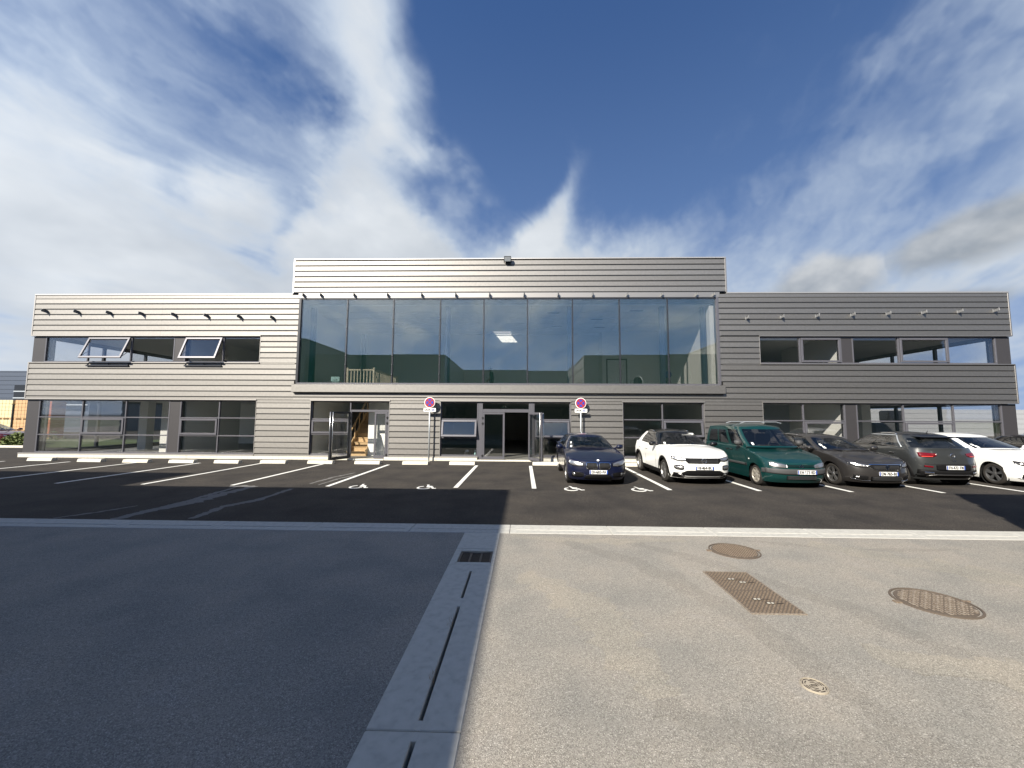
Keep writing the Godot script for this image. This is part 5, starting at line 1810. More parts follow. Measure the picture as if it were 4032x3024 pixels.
func estate_front(c: Car, o: Node3D, plate: String, dark_lamps: bool) -> void:
	var fm := func(a: float, y: float) -> Vector3: return c.front(a, y)
	panel("grille_rim", fm, [[-0.44, 0.62, 0.685], [-0.36, 0.535, 0.70], [0.36, 0.535, 0.70], [0.44, 0.62, 0.685]], 0.008, M.chrome, o, Vector3.BACK, 16)
	panel("grille", fm, [[-0.415, 0.625, 0.672], [-0.345, 0.55, 0.682], [0.345, 0.55, 0.682], [0.415, 0.625, 0.672]], 0.016, M.trim_black, o, Vector3.BACK, 16)
	for k in 3:
		panel("grille_bar", fm, [[-0.35, 0.57 + 0.033 * k, 0.58 + 0.033 * k], [0.35, 0.57 + 0.033 * k, 0.58 + 0.033 * k]], 0.022, M.trim_grey, o, Vector3.BACK, 12, 1)
	pair("headlight_surround", c, "front", [[0.44, 0.60, 0.68], [0.58, 0.585, 0.715], [0.72, 0.61, 0.745], [0.83, 0.68, 0.77]], 0.006, M.lamp_dark, o)
	pair("headlight", c, "front", [[0.47, 0.625, 0.665], [0.58, 0.61, 0.695], [0.70, 0.64, 0.72], [0.78, 0.69, 0.745]], 0.012, M.lamp_dark if dark_lamps else M.lamp_inside, o)
	pair("headlight_lens", c, "front", [[0.55, 0.63, 0.675], [0.66, 0.645, 0.695]], 0.018, M.lamp_inside, o)
	panel("lower_intake", fm, [[-0.42, 0.235, 0.355], [0.42, 0.235, 0.355]], 0.006, M.trim_black, o, Vector3.BACK)
	for k in 3:
		panel("intake_bar", fm, [[-0.40, 0.26 + 0.034 * k, 0.27 + 0.034 * k], [0.40, 0.26 + 0.034 * k, 0.27 + 0.034 * k]], 0.014, M.trim_grey, o, Vector3.BACK, 12, 1)
	pair("fog_lamp_intake", c, "front", [[0.48, 0.26, 0.36], [0.58, 0.245, 0.385], [0.76, 0.27, 0.39]], 0.008, M.trim_black, o)
	pair("fog_lamp", c, "front", [[0.665, 0.30, 0.345], [0.73, 0.305, 0.35]], 0.018, M.lamp_inside, o)
	pair("intake_trim", c, "front", [[0.42, 0.222, 0.236], [0.60, 0.222, 0.236], [0.80, 0.27, 0.285]], 0.018, M.chrome, o)
	if plate != "":
		number_plate(o, c.front(0, 0.44) + Vector3(0, 0, 0.025), 0.0, plate)
	var e := part_node("emblem", o)
	e.position = c.front(0, 0.615) + Vector3(0, 0, 0.025)
	var st := mb()
	for q in [[Vector2(-0.2, 0.3), Vector2(0.1, 0.75)], [Vector2(0.0, 0.2), Vector2(-0.1, -0.35)], [Vector2(-0.1, -0.35), Vector2(-0.5, -0.8)], [Vector2(0.0, -0.3), Vector2(0.35, -0.8)], [Vector2(0.05, 0.3), Vector2(0.65, 0.45)], [Vector2(0.0, 0.1), Vector2(0.6, 0.0)], [Vector2(-0.1, -0.2), Vector2(-0.65, 0.1)], [Vector2(-0.2, 0.3), Vector2(-0.5, 0.5)]]:
		stroke(st, Vector3.ZERO, Vector3(0.075, 0, 0), Vector3(0, 0.075, 0), Vector3.BACK, q[0], q[1], 0.12, 0.008)
	obj("emblem_shape", st, M.chrome, e)
	wiper(o, Vector3(-0.5, 1.02, c.L * 0.5 - 1.29), Vector3(0.1, 1.045, c.L * 0.5 - 1.30))
	wiper(o, Vector3(0.05, 1.02, c.L * 0.5 - 1.27), Vector3(0.62, 1.03, c.L * 0.5 - 1.40))

func graphite_estate() -> void:
	var c := estate_shape(4.58, 4.22)
	var o := thing("parked_car", "dark graphite estate car with roof rails parked beside the green van", "car", Vector3(10.17, 0, -13.86), 0.0, "cars parked in the row")
	var w := [[-0.01, 0.185, 0.05, 0.94, "windscreen"], [0.245, 0.43, 0.10, 0.90, "front_side_window"], [0.447, 0.59, 0.10, 0.90, "rear_side_window", true], [0.605, 0.76, 0.12, 0.88, "quarter_window", true], [0.85, 1.01, 0.1, 0.86, "rear_window", true]]
	car_shell(c, o, M.paint_graphite, M.paint_graphite, w, M.car_glass, M.trim_black)
	wheels(c, o, 5, M.aluminium, true)
	side_mirrors(c, o, 1.58, 0.99, M.paint_graphite)
	roof_rails(c, o, M.aluminium, 0.36, 0.82, 0.03)
	estate_front(c, o, "EN-765-BJ", false)
	door_seams(c, o, [1.6, 2.68, 3.2], 0.24, 0.97)
	pair("window_line_trim", c, "side", [[1.7, 0.985, 0.998], [3.9, 1.02, 1.033]], 0.012, M.chrome, o)
	sticker(o, c, 0.135, 0.10, 0.07, -1.0)
	sticker(o, c, 0.14, 0.30, 0.07, -1.0)

func white_hatch() -> void:
	var c := estate_shape(4.26, 3.72)
	c.edge = [[0.0, 0.74], [0.14, 0.79], [0.5, 0.90], [1.0, 0.98], [1.4, 1.02], [2.6, 1.03], [4.4, 1.06]]
	c.roof = 1.50
	c.roof_edge = 1.415
	var o := thing("parked_car", "white hatchback cut by the right edge of the picture", "car", Vector3(15.2, 0, -14.0), 0.0, "cars parked in the row")
	car_shell(c, o, M.paint_white, M.paint_white, windows_hatch(0.2, 0.72, true), M.car_glass, M.trim_black)
	wheels(c, o, 5, M.trim_grey, true)
	side_mirrors(c, o, 1.56, 1.03, M.paint_white)
	estate_front(c, o, "", true)
	door_seams(c, o, [1.56, 2.62], 0.24, 0.99)
	sticker(o, c, 0.135, 0.10, 0.07, -1.0)
	sticker(o, c, 0.145, 0.26, 0.06, -1.0)

func far_car(label: String, at: Vector3, turn: float, paint: Material, low: float) -> void:
	var c := estate_shape(4.26, 3.72)
	c.roof -= low
	c.roof_edge -= low
	var o := thing("parked_car", label, "car", at, turn)
	car_shell(c, o, paint, paint, windows_hatch(0.2, 0.72, true), M.car_glass, M.trim_black)
	wheels(c, o, 5, M.aluminium, false)
	side_mirrors(c, o, 1.56, 1.0, paint)
	pair("headlight", c, "front", [[0.47, 0.625, 0.665], [0.58, 0.61, 0.695], [0.70, 0.64, 0.72], [0.78, 0.69, 0.745]], 0.012, M.lamp_inside, o)
	pair("tail_lamp", c, "back", [[0.80, 0.78, 0.92], [0.5, 0.78, 0.90]], 0.012, M.tail_red, o)
	var fm := func(a: float, y: float) -> Vector3: return c.front(a, y)
	panel("grille", fm, [[-0.40, 0.55, 0.66], [0.40, 0.55, 0.66]], 0.01, M.trim_black, o, Vector3.BACK)

# ---------------------------------------------------------------- street furniture and covers
func road_sign(x: float, label: String) -> void:
	var o := thing("no_stopping_sign", label, "road sign", Vector3(x, 0, FZ + 0.29), 0.0, "no stopping signs by the wall")
	var st := mb(true)
	tube(st, [Vector3(0, 0, 0), Vector3(0, 2.66, 0)], [0.033], 14)
	obj("pole", st, M.zinc, o)
	var c := Vector3(0, 2.58, 0.045)
	st = mb()
	lathe(st, [Vector2(0.0, 0.0), Vector2(0.232, 0.0), Vector2(0.238, -0.004), Vector2(0.238, -0.016), Vector2(0.0, -0.016)], c, Vector3.RIGHT, Vector3.UP, Vector3.BACK, 36)
	obj("disc", st, M.sign_white, o)
	st = mb()
	lathe(st, [Vector2(0.0, 0.0025), Vector2(0.216, 0.0025), Vector2(0.216, 0.0)], c, Vector3.RIGHT, Vector3.UP, Vector3.BACK, 36)
	obj("red_field", st, M.sign_red, o)
	for k in 4:
		st = mb()
		var a0 := PI * 0.5 * k + PI * 0.25
		var prev := Vector3.ZERO
		var apex := Vector3(cos(a0 + PI * 0.25) * 0.036, sin(a0 + PI * 0.25) * 0.036, 0.005)
		for i in 9:
			var a := a0 + 0.24 + (PI * 0.5 - 0.48) * i / 8.0
			var q := Vector3(cos(a) * 0.157, sin(a) * 0.157, 0.005)
			if i > 0:
				tri(st, c + apex, c + q, c + prev)
			prev = q
		obj("blue_sector", st, M.sign_blue, o)
	st = mb()
	var pts := PackedVector2Array()
	for e in [[0.24, 0.05, 0.0], [-0.24, 0.05, 90.0], [-0.24, -0.05, 180.0], [0.24, -0.05, 270.0]]:
		for i in 5:
			var an := deg_to_rad(e[2] + 22.5 * i)
			pts.append(Vector2(e[0] + 0.03 * cos(an), e[1] + 0.03 * sin(an)))
	var pc := Vector3(0.005, 2.255, 0.045)
	var idx := Geometry2D.triangulate_polygon(pts)
	for k in range(0, idx.size(), 3):
		for z in [0.0, -0.012]:
			tri(st, pc + Vector3(pts[idx[k]].x, pts[idx[k]].y, z), pc + Vector3(pts[idx[k + 1]].x, pts[idx[k + 1]].y, z), pc + Vector3(pts[idx[k + 2]].x, pts[idx[k + 2]].y, z))
	for i in pts.size():
		var p := pts[i]
		var q := pts[(i + 1) % pts.size()]
		quad(st, pc + Vector3(p.x, p.y, 0), pc + Vector3(p.x, p.y, -0.012), pc + Vector3(q.x, q.y, -0.012), pc + Vector3(q.x, q.y, 0))
	obj("text_plate", st, M.sign_white, o)
	var t := text_mesh("SAUF", 0.085, 0.004)
	var ti := place(t, "lettering", M.print_black, o)
	ti.position = pc + Vector3(-0.105, 0.0, 0.002)
	var wd := t.get_aabb().size.x
	if wd > 0.0:
		ti.scale = Vector3(0.27 / wd, 1, 1)
	st = mb()
	box(st, pc + Vector3(0.075, -0.052, 0.0), pc + Vector3(0.19, 0.057, 0.0025))
	obj("blue_square", st, M.sign_navy, o)
	st = mb()
	wheelchair(st, pc + Vector3(0.132, 0.003, 0.0025), Vector3(0.085, 0, 0), Vector3(0, 0.095, 0), 0.002)
	obj("wheelchair_symbol", st, M.sign_white, o)
	st = mb()
	lathe(st, [Vector2(0.085, 0.0), Vector2(0.08, 0.012), Vector2(0.036, 0.014)], Vector3.ZERO, Vector3.RIGHT, Vector3.BACK, Vector3.UP, 14)
	obj("foot_collar", st, M.concrete_light, o)

func wheel_stops() -> void:
	var st := mb()
	var w := 0.52
	var pr := [Vector2(0.0, 0.15), Vector2(0.105, 0.115), Vector2(0.12, 0.095), Vector2(0.12, -0.06), Vector2(0.105, -0.085), Vector2(0.0, -0.10)]
	for i in pr.size() - 1:
		quad(st, Vector3(-w, pr[i].x, pr[i].y), Vector3(w, pr[i].x, pr[i].y), Vector3(w, pr[i + 1].x, pr[i + 1].y), Vector3(-w, pr[i + 1].x, pr[i + 1].y))
	for e in [-w, w]:
		for i in range(1, pr.size() - 1):
			tri(st, Vector3(e, pr[0].x, pr[0].y), Vector3(e, pr[i].x, pr[i].y), Vector3(e, pr[i + 1].x, pr[i + 1].y))
	st.generate_normals()
	var mesh := st.commit()
	var xs := [-24.1, -20.42, -18.03, -15.97, -14.03, -12.15, -10.28, -8.34, -6.38, -4.40, -2.47, 0.93, 4.35]
	var zs := [-16.75, -16.70, -16.50, -16.40, -16.40, -16.42, -16.52, -16.58, -16.58, -16.58, -16.60, -16.70, -16.6]
	var words := ["", "second", "third", "fourth", "fifth", "sixth", "seventh", "eighth", "ninth", "tenth", "eleventh"]
	for i in xs.size():
		var o := place(mesh, "wheel_stop", M.concrete_light)
		o.position = Vector3(xs[i], 0.0, zs[i])
		o.rotation.y = 0.03 * sin(i * 2.3)
		var l := "pale concrete wheel stop cut by the left edge of the picture"
		if i > 0 and i < 11:
			l = "pale concrete wheel stop, %s from the left end of the row" % words[i]
		elif i == 11:
			l = "pale concrete wheel stop between the open entrance door and the dark blue hatchback"
		elif i == 12:
			l = "pale concrete wheel stop half hidden behind the white crossover's rear wheel"
		tag(o, l, "wheel stop", "wheel stops along the wall")

func disc_cover(called: String, label: String, at: Vector3, r: float, m: Material, style: int) -> void:
	var o := thing(called, label, "manhole cover", at)
	var st := mb()
	lathe(st, [Vector2(r, -0.05), Vector2(r, 0.003), Vector2(r * 0.985, 0.005), Vector2(r * 0.945, 0.005), Vector2(r * 0.94, -0.02)], Vector3.ZERO, Vector3.RIGHT, Vector3.FORWARD, Vector3.UP, 40)
	obj("frame_ring", st, M.iron_dark if style < 2 else m, o)
	st = mb()
	lathe(st, [Vector2(0.0, 0.001), Vector2(r * 0.89, 0.001), Vector2(r * 0.895, -0.02)], Vector3.ZERO, Vector3.RIGHT, Vector3.FORWARD, Vector3.UP, 40)
	obj("cover", st, M.iron_dark if style < 2 else m, o)
	st = mb()
	lathe(st, [Vector2(r * 0.88, -0.018), Vector2(r * 0.95, -0.018)], Vector3.ZERO, Vector3.RIGHT, Vector3.FORWARD, Vector3.UP, 40)
	obj("joint_groove", st, M.iron_groove, o)
	st = mb()
	if style == 0:      # rows of short raised bars
		var k := 0
		var step := 0.034
		var z := -r
		while z < r:
			var x := -r + step * 0.5 * (k % 2)
			while x < r:
				if Vector2(x, z).length() < r * 0.84:
					cbox(st, Vector3(x - 0.010, 0.0, z - 0.006), Vector3(x + 0.010, 0.0065, z + 0.006), 0.002)
				x += step
			z += step * 0.62
			k += 1
	elif style == 1:    # square studs in blocks
		var z := -r
		while z < r:
			var x := -r
			while x < r:
				if Vector2(x, z).length() < r * 0.82:
					var wide := (int(floor(x / 0.04)) + int(floor(z / 0.04))) % 3 == 0
					var h := 0.016 if wide else 0.010
					cbox(st, Vector3(x - h, 0.0, z - h), Vector3(x + h, 0.008, z + h), 0.002)
				x += 0.042
			z += 0.042
	else:               # small cover: broken rings and a centre key
		for e in [[0.80, 8, 0.7], [0.62, 6, 0.6], [0.40, 2, 0.55]]:
			for k in e[1]:
				var a0: float = TAU * k / e[1]
				for q in 4:
					var a: float = a0 + TAU / e[1] * e[2] * q / 4.0
					var b: float = a0 + TAU / e[1] * e[2] * (q + 1) / 4.0
					stroke(st, Vector3(0, 0.001, 0), Vector3(r, 0, 0), Vector3(0, 0, -r), Vector3.UP, Vector2(cos(a), sin(a)) * e[0], Vector2(cos(b), sin(b)) * e[0], 0.035, 0.002)
		for q in [[Vector2(-0.2, 0.08), Vector2(0.2, 0.08)], [Vector2(-0.2, -0.08), Vector2(0.2, -0.08)], [Vector2(-0.2, -0.08), Vector2(-0.2, 0.08)], [Vector2(0.2, -0.08), Vector2(0.2, 0.08)]]:
			stroke(st, Vector3(0, 0.001, 0), Vector3(r, 0, 0), Vector3(0, 0, -r), Vector3.UP, q[0], q[1], 0.035, 0.002)
	obj("tread_pattern", st, M.iron_groove if style == 2 else m, o)
	if style < 2:
		st = mb()
		cbox(st, Vector3(-r - 0.055, -0.02, -0.03), Vector3(-r + 0.01, 0.006, 0.03), 0.004)
		cbox(st, Vector3(r - 0.03, -0.02, -0.05), Vector3(r + 0.05, 0.006, -0.02), 0.004)
		obj("hinge_lug", st, M.cast_iron, o)

func covers() -> void:
	disc_cover("manhole_cover", "round brown iron manhole cover nearest the concrete strip", Vector3(3.13, 0.007, -6.18), 0.345, M.cast_iron, 0)
	disc_cover("manhole_cover", "large round worn manhole cover near the right edge, studded in squares", Vector3(4.41, 0.007, -4.58), 0.36, M.cast_iron_pale, 1)
	disc_cover("stopcock_cover", "small round pale water stopcock cover set alone in the foreground asphalt", Vector3(2.14, 0.007, -3.16), 0.088, M.cream_iron, 2)
	var o := thing("chamber_cover", "long rectangular rusty steel chamber cover in two lids", "chamber cover", Vector3(2.575, 0.007, -4.795))
	var st := mb()
	for e in [[Vector3(-0.275, -0.04, -0.55), Vector3(-0.262, 0.004, 0.55)], [Vector3(0.262, -0.04, -0.55), Vector3(0.275, 0.004, 0.55)], [Vector3(-0.262, -0.04, -0.55), Vector3(0.262, 0.004, -0.537)], [Vector3(-0.262, -0.04, 0.537), Vector3(0.262, 0.004, 0.55)]]:
		box(st, e[0], e[1])
	obj("frame", st, M.cast_iron_pale, o)
	for k in 2:
		var z0 := -0.535 + 0.5375 * k
		st = mb()
		box(st, Vector3(-0.26, -0.04, z0 + 0.002), Vector3(0.26, 0.001, z0 + 0.5355))
		obj("lid", st, M.iron_dark, o)
		st = mb()
		var row := 0
		var z := z0 + 0.03
		while z < z0 + 0.525:
			var x := -0.24 + 0.02 * (row % 2)
			while x < 0.25:
				cbox(st, Vector3(x - 0.011, 0.0, z - 0.005), Vector3(x + 0.011, 0.006, z + 0.005), 0.0015)
				x += 0.04
			z += 0.026
			row += 1
		obj("lid_tread", st, M.cast_iron, o)
		st = mb()
		box(st, Vector3(-0.2, 0.001, z0 + 0.264), Vector3(0.2, 0.0022, z0 + 0.27))
		for q in [[-0.06, 0.21], [0.03, 0.30]]:
			box(st, Vector3(q[0] - 0.03, 0.0062, z0 + q[1]), Vector3(q[0] + 0.06, 0.0075, z0 + q[1] + 0.045))
			box(st, Vector3(q[0] + 0.075, 0.0062, z0 + q[1] + 0.015), Vector3(q[0] + 0.15, 0.0075, z0 + q[1] + 0.03))
		obj("lifting_slot", st, M.iron_groove, o)
		for q in [[-0.06, 0.21], [0.03, 0.30]]:
			st = mb()
			box(st, Vector3(q[0] - 0.018, 0.0075, z0 + q[1] + 0.012), Vector3(q[0] + 0.012, 0.0085, z0 + q[1] + 0.034))
			obj("key_plate", st, M.plinth, o)
			st = mb()
			box(st, Vector3(q[0] + 0.024, 0.0075, z0 + q[1] + 0.012), Vector3(q[0] + 0.05, 0.0085, z0 + q[1] + 0.034))
			obj("key_plate", st, M.plinth, o)
	# dished grate over the gully
	o = thing("drain_grate", "black iron drain grate dished into the concrete channel", "drain grate", Vector3(-0.655, 0, -5.78))
	var dish := func(x: float) -> float: return -0.006 - 0.016 * (1.0 - minf(absf(x) / 0.22, 1.0))
	for z in [-0.205, 0.205]:
		st = mb()
		for i in 8:
			var a := -0.222 + 0.444 * i / 8.0
			var b := -0.222 + 0.444 * (i + 1) / 8.0
			quad(st, Vector3(a, dish.call(a), z + 0.015), Vector3(b, dish.call(b), z + 0.015), Vector3(b, dish.call(b), z - 0.015), Vector3(a, dish.call(a), z - 0.015))
			quad(st, Vector3(a, dish.call(a) - 0.04, z + 0.015), Vector3(b, dish.call(b) - 0.04, z + 0.015), Vector3(b, dish.call(b), z + 0.015), Vector3(a, dish.call(a), z + 0.015))
		obj("frame_side", st, M.grate_iron, o)
	for x in [-0.215, -0.075, 0.075, 0.215]:
		st = mb()
		box(st, Vector3(x - 0.013, dish.call(x) - 0.04, -0.19), Vector3(x + 0.013, dish.call(x) + 0.001, 0.19))
		obj("rib", st, M.grate_iron, o)
	for k in 11:
		var z := -0.175 + 0.035 * k
		st = mb()
		for i in 8:
			var a := -0.215 + 0.43 * i / 8.0
			var b := -0.215 + 0.43 * (i + 1) / 8.0
			quad(st, Vector3(a, dish.call(a) - 0.004, z + 0.007), Vector3(b, dish.call(b) - 0.004, z + 0.007), Vector3(b, dish.call(b) - 0.004, z - 0.007), Vector3(a, dish.call(a) - 0.004, z - 0.007))
			quad(st, Vector3(a, dish.call(a) - 0.035, z + 0.007), Vector3(b, dish.call(b) - 0.035, z + 0.007), Vector3(b, dish.call(b) - 0.004, z + 0.007), Vector3(a, dish.call(a) - 0.004, z + 0.007))
		obj("bar", st, M.grate_iron, o)

# ---------------------------------------------------------------- things inside the building
func indoors() -> void:
	# timber stair behind the open door
	var s := thing("staircase", "pale timber staircase rising behind the open stair door", "staircase", Vector3(-7.93, 0.06, -19.2))
	for k in 15:
		var y := 0.21 * (k + 1)
		var z := -0.245 * k
		var st := mb()
		cbox(st, Vector3(-0.42, y - 0.035, z - 0.26), Vector3(0.42, y, z + 0.02), 0.006)
		obj("tread", st, M.timber, s)
		st = mb()
		box(st, Vector3(-0.41, y - 0.21, z - 0.02), Vector3(0.41, y - 0.036, z - 0.002))
		obj("riser", st, M.timber, s)
	for e in [-0.445, 0.442]:
		var st := mb()
		var t := Transform3D(Basis(Vector3.RIGHT, atan2(0.21, 0.245)), Vector3(e, 0.10, 0.1))
		cbox(st, Vector3(-0.02, -0.13, -4.75), Vector3(0.02, 0.15, 0.0), 0.006, t)
		obj("stringer", st, M.timber, s)
	for k in 6:
		var st := mb()
		var y := 0.21 * (k * 2 + 1)
		var z := -0.245 * k * 2 - 0.1
		cbox(st, Vector3(-0.42, y, z - 0.03), Vector3(-0.38, y + 0.95, z + 0.03), 0.006)
		obj("baluster", st, M.timber, s)
	var hr := mb()
	var th := Transform3D(Basis(Vector3.RIGHT, atan2(0.21, 0.245)), Vector3(-0.40, 1.12, -0.05))
	cbox(hr, Vector3(-0.03, -0.03, -4.2), Vector3(0.03, 0.03, 0.0), 0.01, th)
	obj("handrail", hr, M.timber, s)
	# guard round the stair opening upstairs
	var g := thing("stair_guard", "cream timber balustrade standing behind the glass over the stair opening", "balustrade", Vector3(-7.72, F1, -18.75))
	for e in [[Vector3(-0.63, 0, 0), 1.06], [Vector3(0.63, 0, 0), 1.06], [Vector3(0.63, 0, -3.6), 1.06]]:
		var st := mb()
		cbox(st, e[0] + Vector3(-0.045, 0, -0.045), e[0] + Vector3(0.045, e[1], 0.045), 0.01)
		obj("post", st, M.timber_pale, g)
	for y in [[0.92, 0.99], [0.08, 0.14]]:
		var st := mb()
		cbox(st, Vector3(-0.585, y[0], -0.03), Vector3(0.585, y[1], 0.03), 0.008)
		obj("rail", st, M.timber_pale, g)
		st = mb()
		cbox(st, Vector3(0.60, y[0], -3.555), Vector3(0.66, y[1], -0.046), 0.008)
		obj("rail", st, M.timber_pale, g)
	for k in 7:
		var st := mb()
		var x := -0.46 + 0.153 * k
		cbox(st, Vector3(x - 0.024, 0.141, -0.015), Vector3(x + 0.024, 0.919, 0.015), 0.004)
		obj("baluster", st, M.timber_pale, g)
	for k in 18:
		var st := mb()
		var z := -0.22 - 0.18 * k
		cbox(st, Vector3(0.615, 0.141, z - 0.024), Vector3(0.645, 0.919, z + 0.024), 0.004)
		obj("baluster", st, M.timber_pale, g)
	# small advertising card leaning at the glass
	var p := thing("window_card", "small teal and dark green card lettered CCR leaning inside the glass bay", "card", Vector3(-8.68, 3.475, -18.2))
	var st2 := mb()
	box(st2, Vector3(-0.2, 0.085, -0.006), Vector3(0.2, 0.30, 0.0))
	obj("card_upper", st2, M.poster_teal, p)
	st2 = mb()
	box(st2, Vector3(-0.2, 0.0, -0.006), Vector3(0.2, 0.0845, 0.0))
	obj("card_lower", st2, M.poster_green, p)
	var ti := place(text_mesh("CCR", 0.07, 0.003), "lettering", M.poster_green, p)
	ti.position = Vector3(0.01, 0.15, 0.001)
	for k in 4:
		st2 = mb()
		var c := Vector3(-0.105 + 0.07 * k, 0.05, 0.0)
		for q in 4:
			var a := PI * 0.5 * q
			tri(st2, c + Vector3(0, 0, 0.002), c + Vector3(cos(a + PI * 0.5), sin(a + PI * 0.5), 0) * 0.026 + Vector3(0, 0, 0.002), c + Vector3(cos(a), sin(a), 0) * 0.026 + Vector3(0, 0, 0.002))
		obj("diamond", st2, M.poster_teal, p)
	# blue cable reel on a stand, and a black cylinder vacuum
	var r := thing("cable_reel", "blue cable reel on a steel stand inside the right of the glass bay", "cable reel", Vector3(7.0, F1, -19.6))
	st2 = mb(true)
	lathe(st2, [Vector2(0.0, -0.09), Vector2(0.17, -0.09), Vector2(0.17, -0.07), Vector2(0.11, -0.06), Vector2(0.11, 0.06), Vector2(0.17, 0.07), Vector2(0.17, 0.09), Vector2(0.0, 0.09)], Vector3(0.05, 0.86, 0), Vector3.RIGHT, Vector3.UP, Vector3.BACK, 20)
	obj("drum", st2, M.blue_plastic, r)
	st2 = mb()
	for e in [-0.12, 0.12]:
		tube(st2, [Vector3(-0.28, 0, e), Vector3(-0.16, 0.9, e), Vector3(0.05, 0.86, e), Vector3(0.28, 0.0, e)], [0.014], 6)
	tube(st2, [Vector3(-0.34, 0.98, 0), Vector3(-0.05, 1.0, 0)], [0.02], 6)
	obj("stand", st2, M.steel_column, r)
	var vac := thing("vacuum_cleaner", "black drum vacuum cleaner with grey hose inside the glass bay", "vacuum cleaner", Vector3(5.55, F1, -19.4))
	st2 = mb(true)
	lathe(st2, [Vector2(0.0, 0.72), Vector2(0.12, 0.70), Vector2(0.19, 0.60), Vector2(0.20, 0.42), Vector2(0.18, 0.12), Vector2(0.0, 0.12)], Vector3.ZERO, Vector3.RIGHT, Vector3.FORWARD, Vector3.UP, 18)
	obj("tank", st2, M.trim_black, vac)
	st2 = mb(true)
	tube(st2, [Vector3(-0.02, 0.78, 0.1), Vector3(0.10, 0.68, 0.2), Vector3(0.2, 0.45, 0.24), Vector3(0.28, 0.2, 0.22), Vector3(0.30, 0.03, 0.2)], [0.025], 8)
	obj("hose", st2, M.zinc, vac)
	st2 = mb()
	tube(st2, [Vector3(-0.19, 0.12, 0), Vector3(-0.34, 0.12, 0), Vector3(-0.34, 0.55, 0), Vector3(-0.17, 0.57, 0)], [0.014], 6)
	obj("handle", st2, M.black, vac)
	for e in [[-0.15, 0.12], [0.15, 0.12], [0.0, -0.16]]:
		st2 = mb()
		lathe(st2, [Vector2(0.0, -0.02), Vector2(0.06, -0.02), Vector2(0.06, 0.02), Vector2(0.0, 0.02)], Vector3(e[0], 0.06, e[1]), Vector3.UP, Vector3.BACK, Vector3.RIGHT, 10)
		obj("castor", st2, M.black, vac)
	# workman's bucket and bottle behind the window left of the entrance
	var bk := thing("bucket", "grey bucket with a white rag standing behind the window left of the main entrance", "bucket", Vector3(-2.62, 0.06, -18.9))
	st2 = mb(true)
	lathe(st2, [Vector2(0.0, 0.0), Vector2(0.11, 0.0), Vector2(0.145, 0.28), Vector2(0.155, 0.285), Vector2(0.14, 0.27), Vector2(0.10, 0.02)], Vector3.ZERO, Vector3.RIGHT, Vector3.FORWARD, Vector3.UP, 18)
	obj("pail", st2, M.trim_grey, bk)
	st2 = mb(true)
	lathe(st2, [Vector2(0.0, 0.36), Vector2(0.06, 0.35), Vector2(0.10, 0.31), Vector2(0.12, 0.27)], Vector3(0.01, 0, 0), Vector3.RIGHT, Vector3.FORWARD, Vector3.UP, 9)
	obj("rag", st2, M.paper, bk)
	var bt := thing("water_bottle", "clear teal water bottle on the floor behind the window left of the main entrance", "bottle", Vector3(-2.22, 0.06, -18.85))
	st2 = mb(true)
	lathe(st2, [Vector2(0.0, 0.0), Vector2(0.045, 0.0), Vector2(0.045, 0.24), Vector2(0.035, 0.29), Vector2(0.016, 0.33), Vector2(0.016, 0.35)], Vector3.ZERO, Vector3.RIGHT, Vector3.FORWARD, Vector3.UP, 14)
	obj("bottle_body", st2, M.poster_teal, bt)
	st2 = mb(true)
	lathe(st2, [Vector2(0.019, 0.345), Vector2(0.019, 0.375), Vector2(0.0, 0.378)], Vector3.ZERO, Vector3.RIGHT, Vector3.FORWARD, Vector3.UP, 12)
	obj("cap", st2, M.sign_white, bt)
	person(Vector3(-1.92, F1, -24.0))

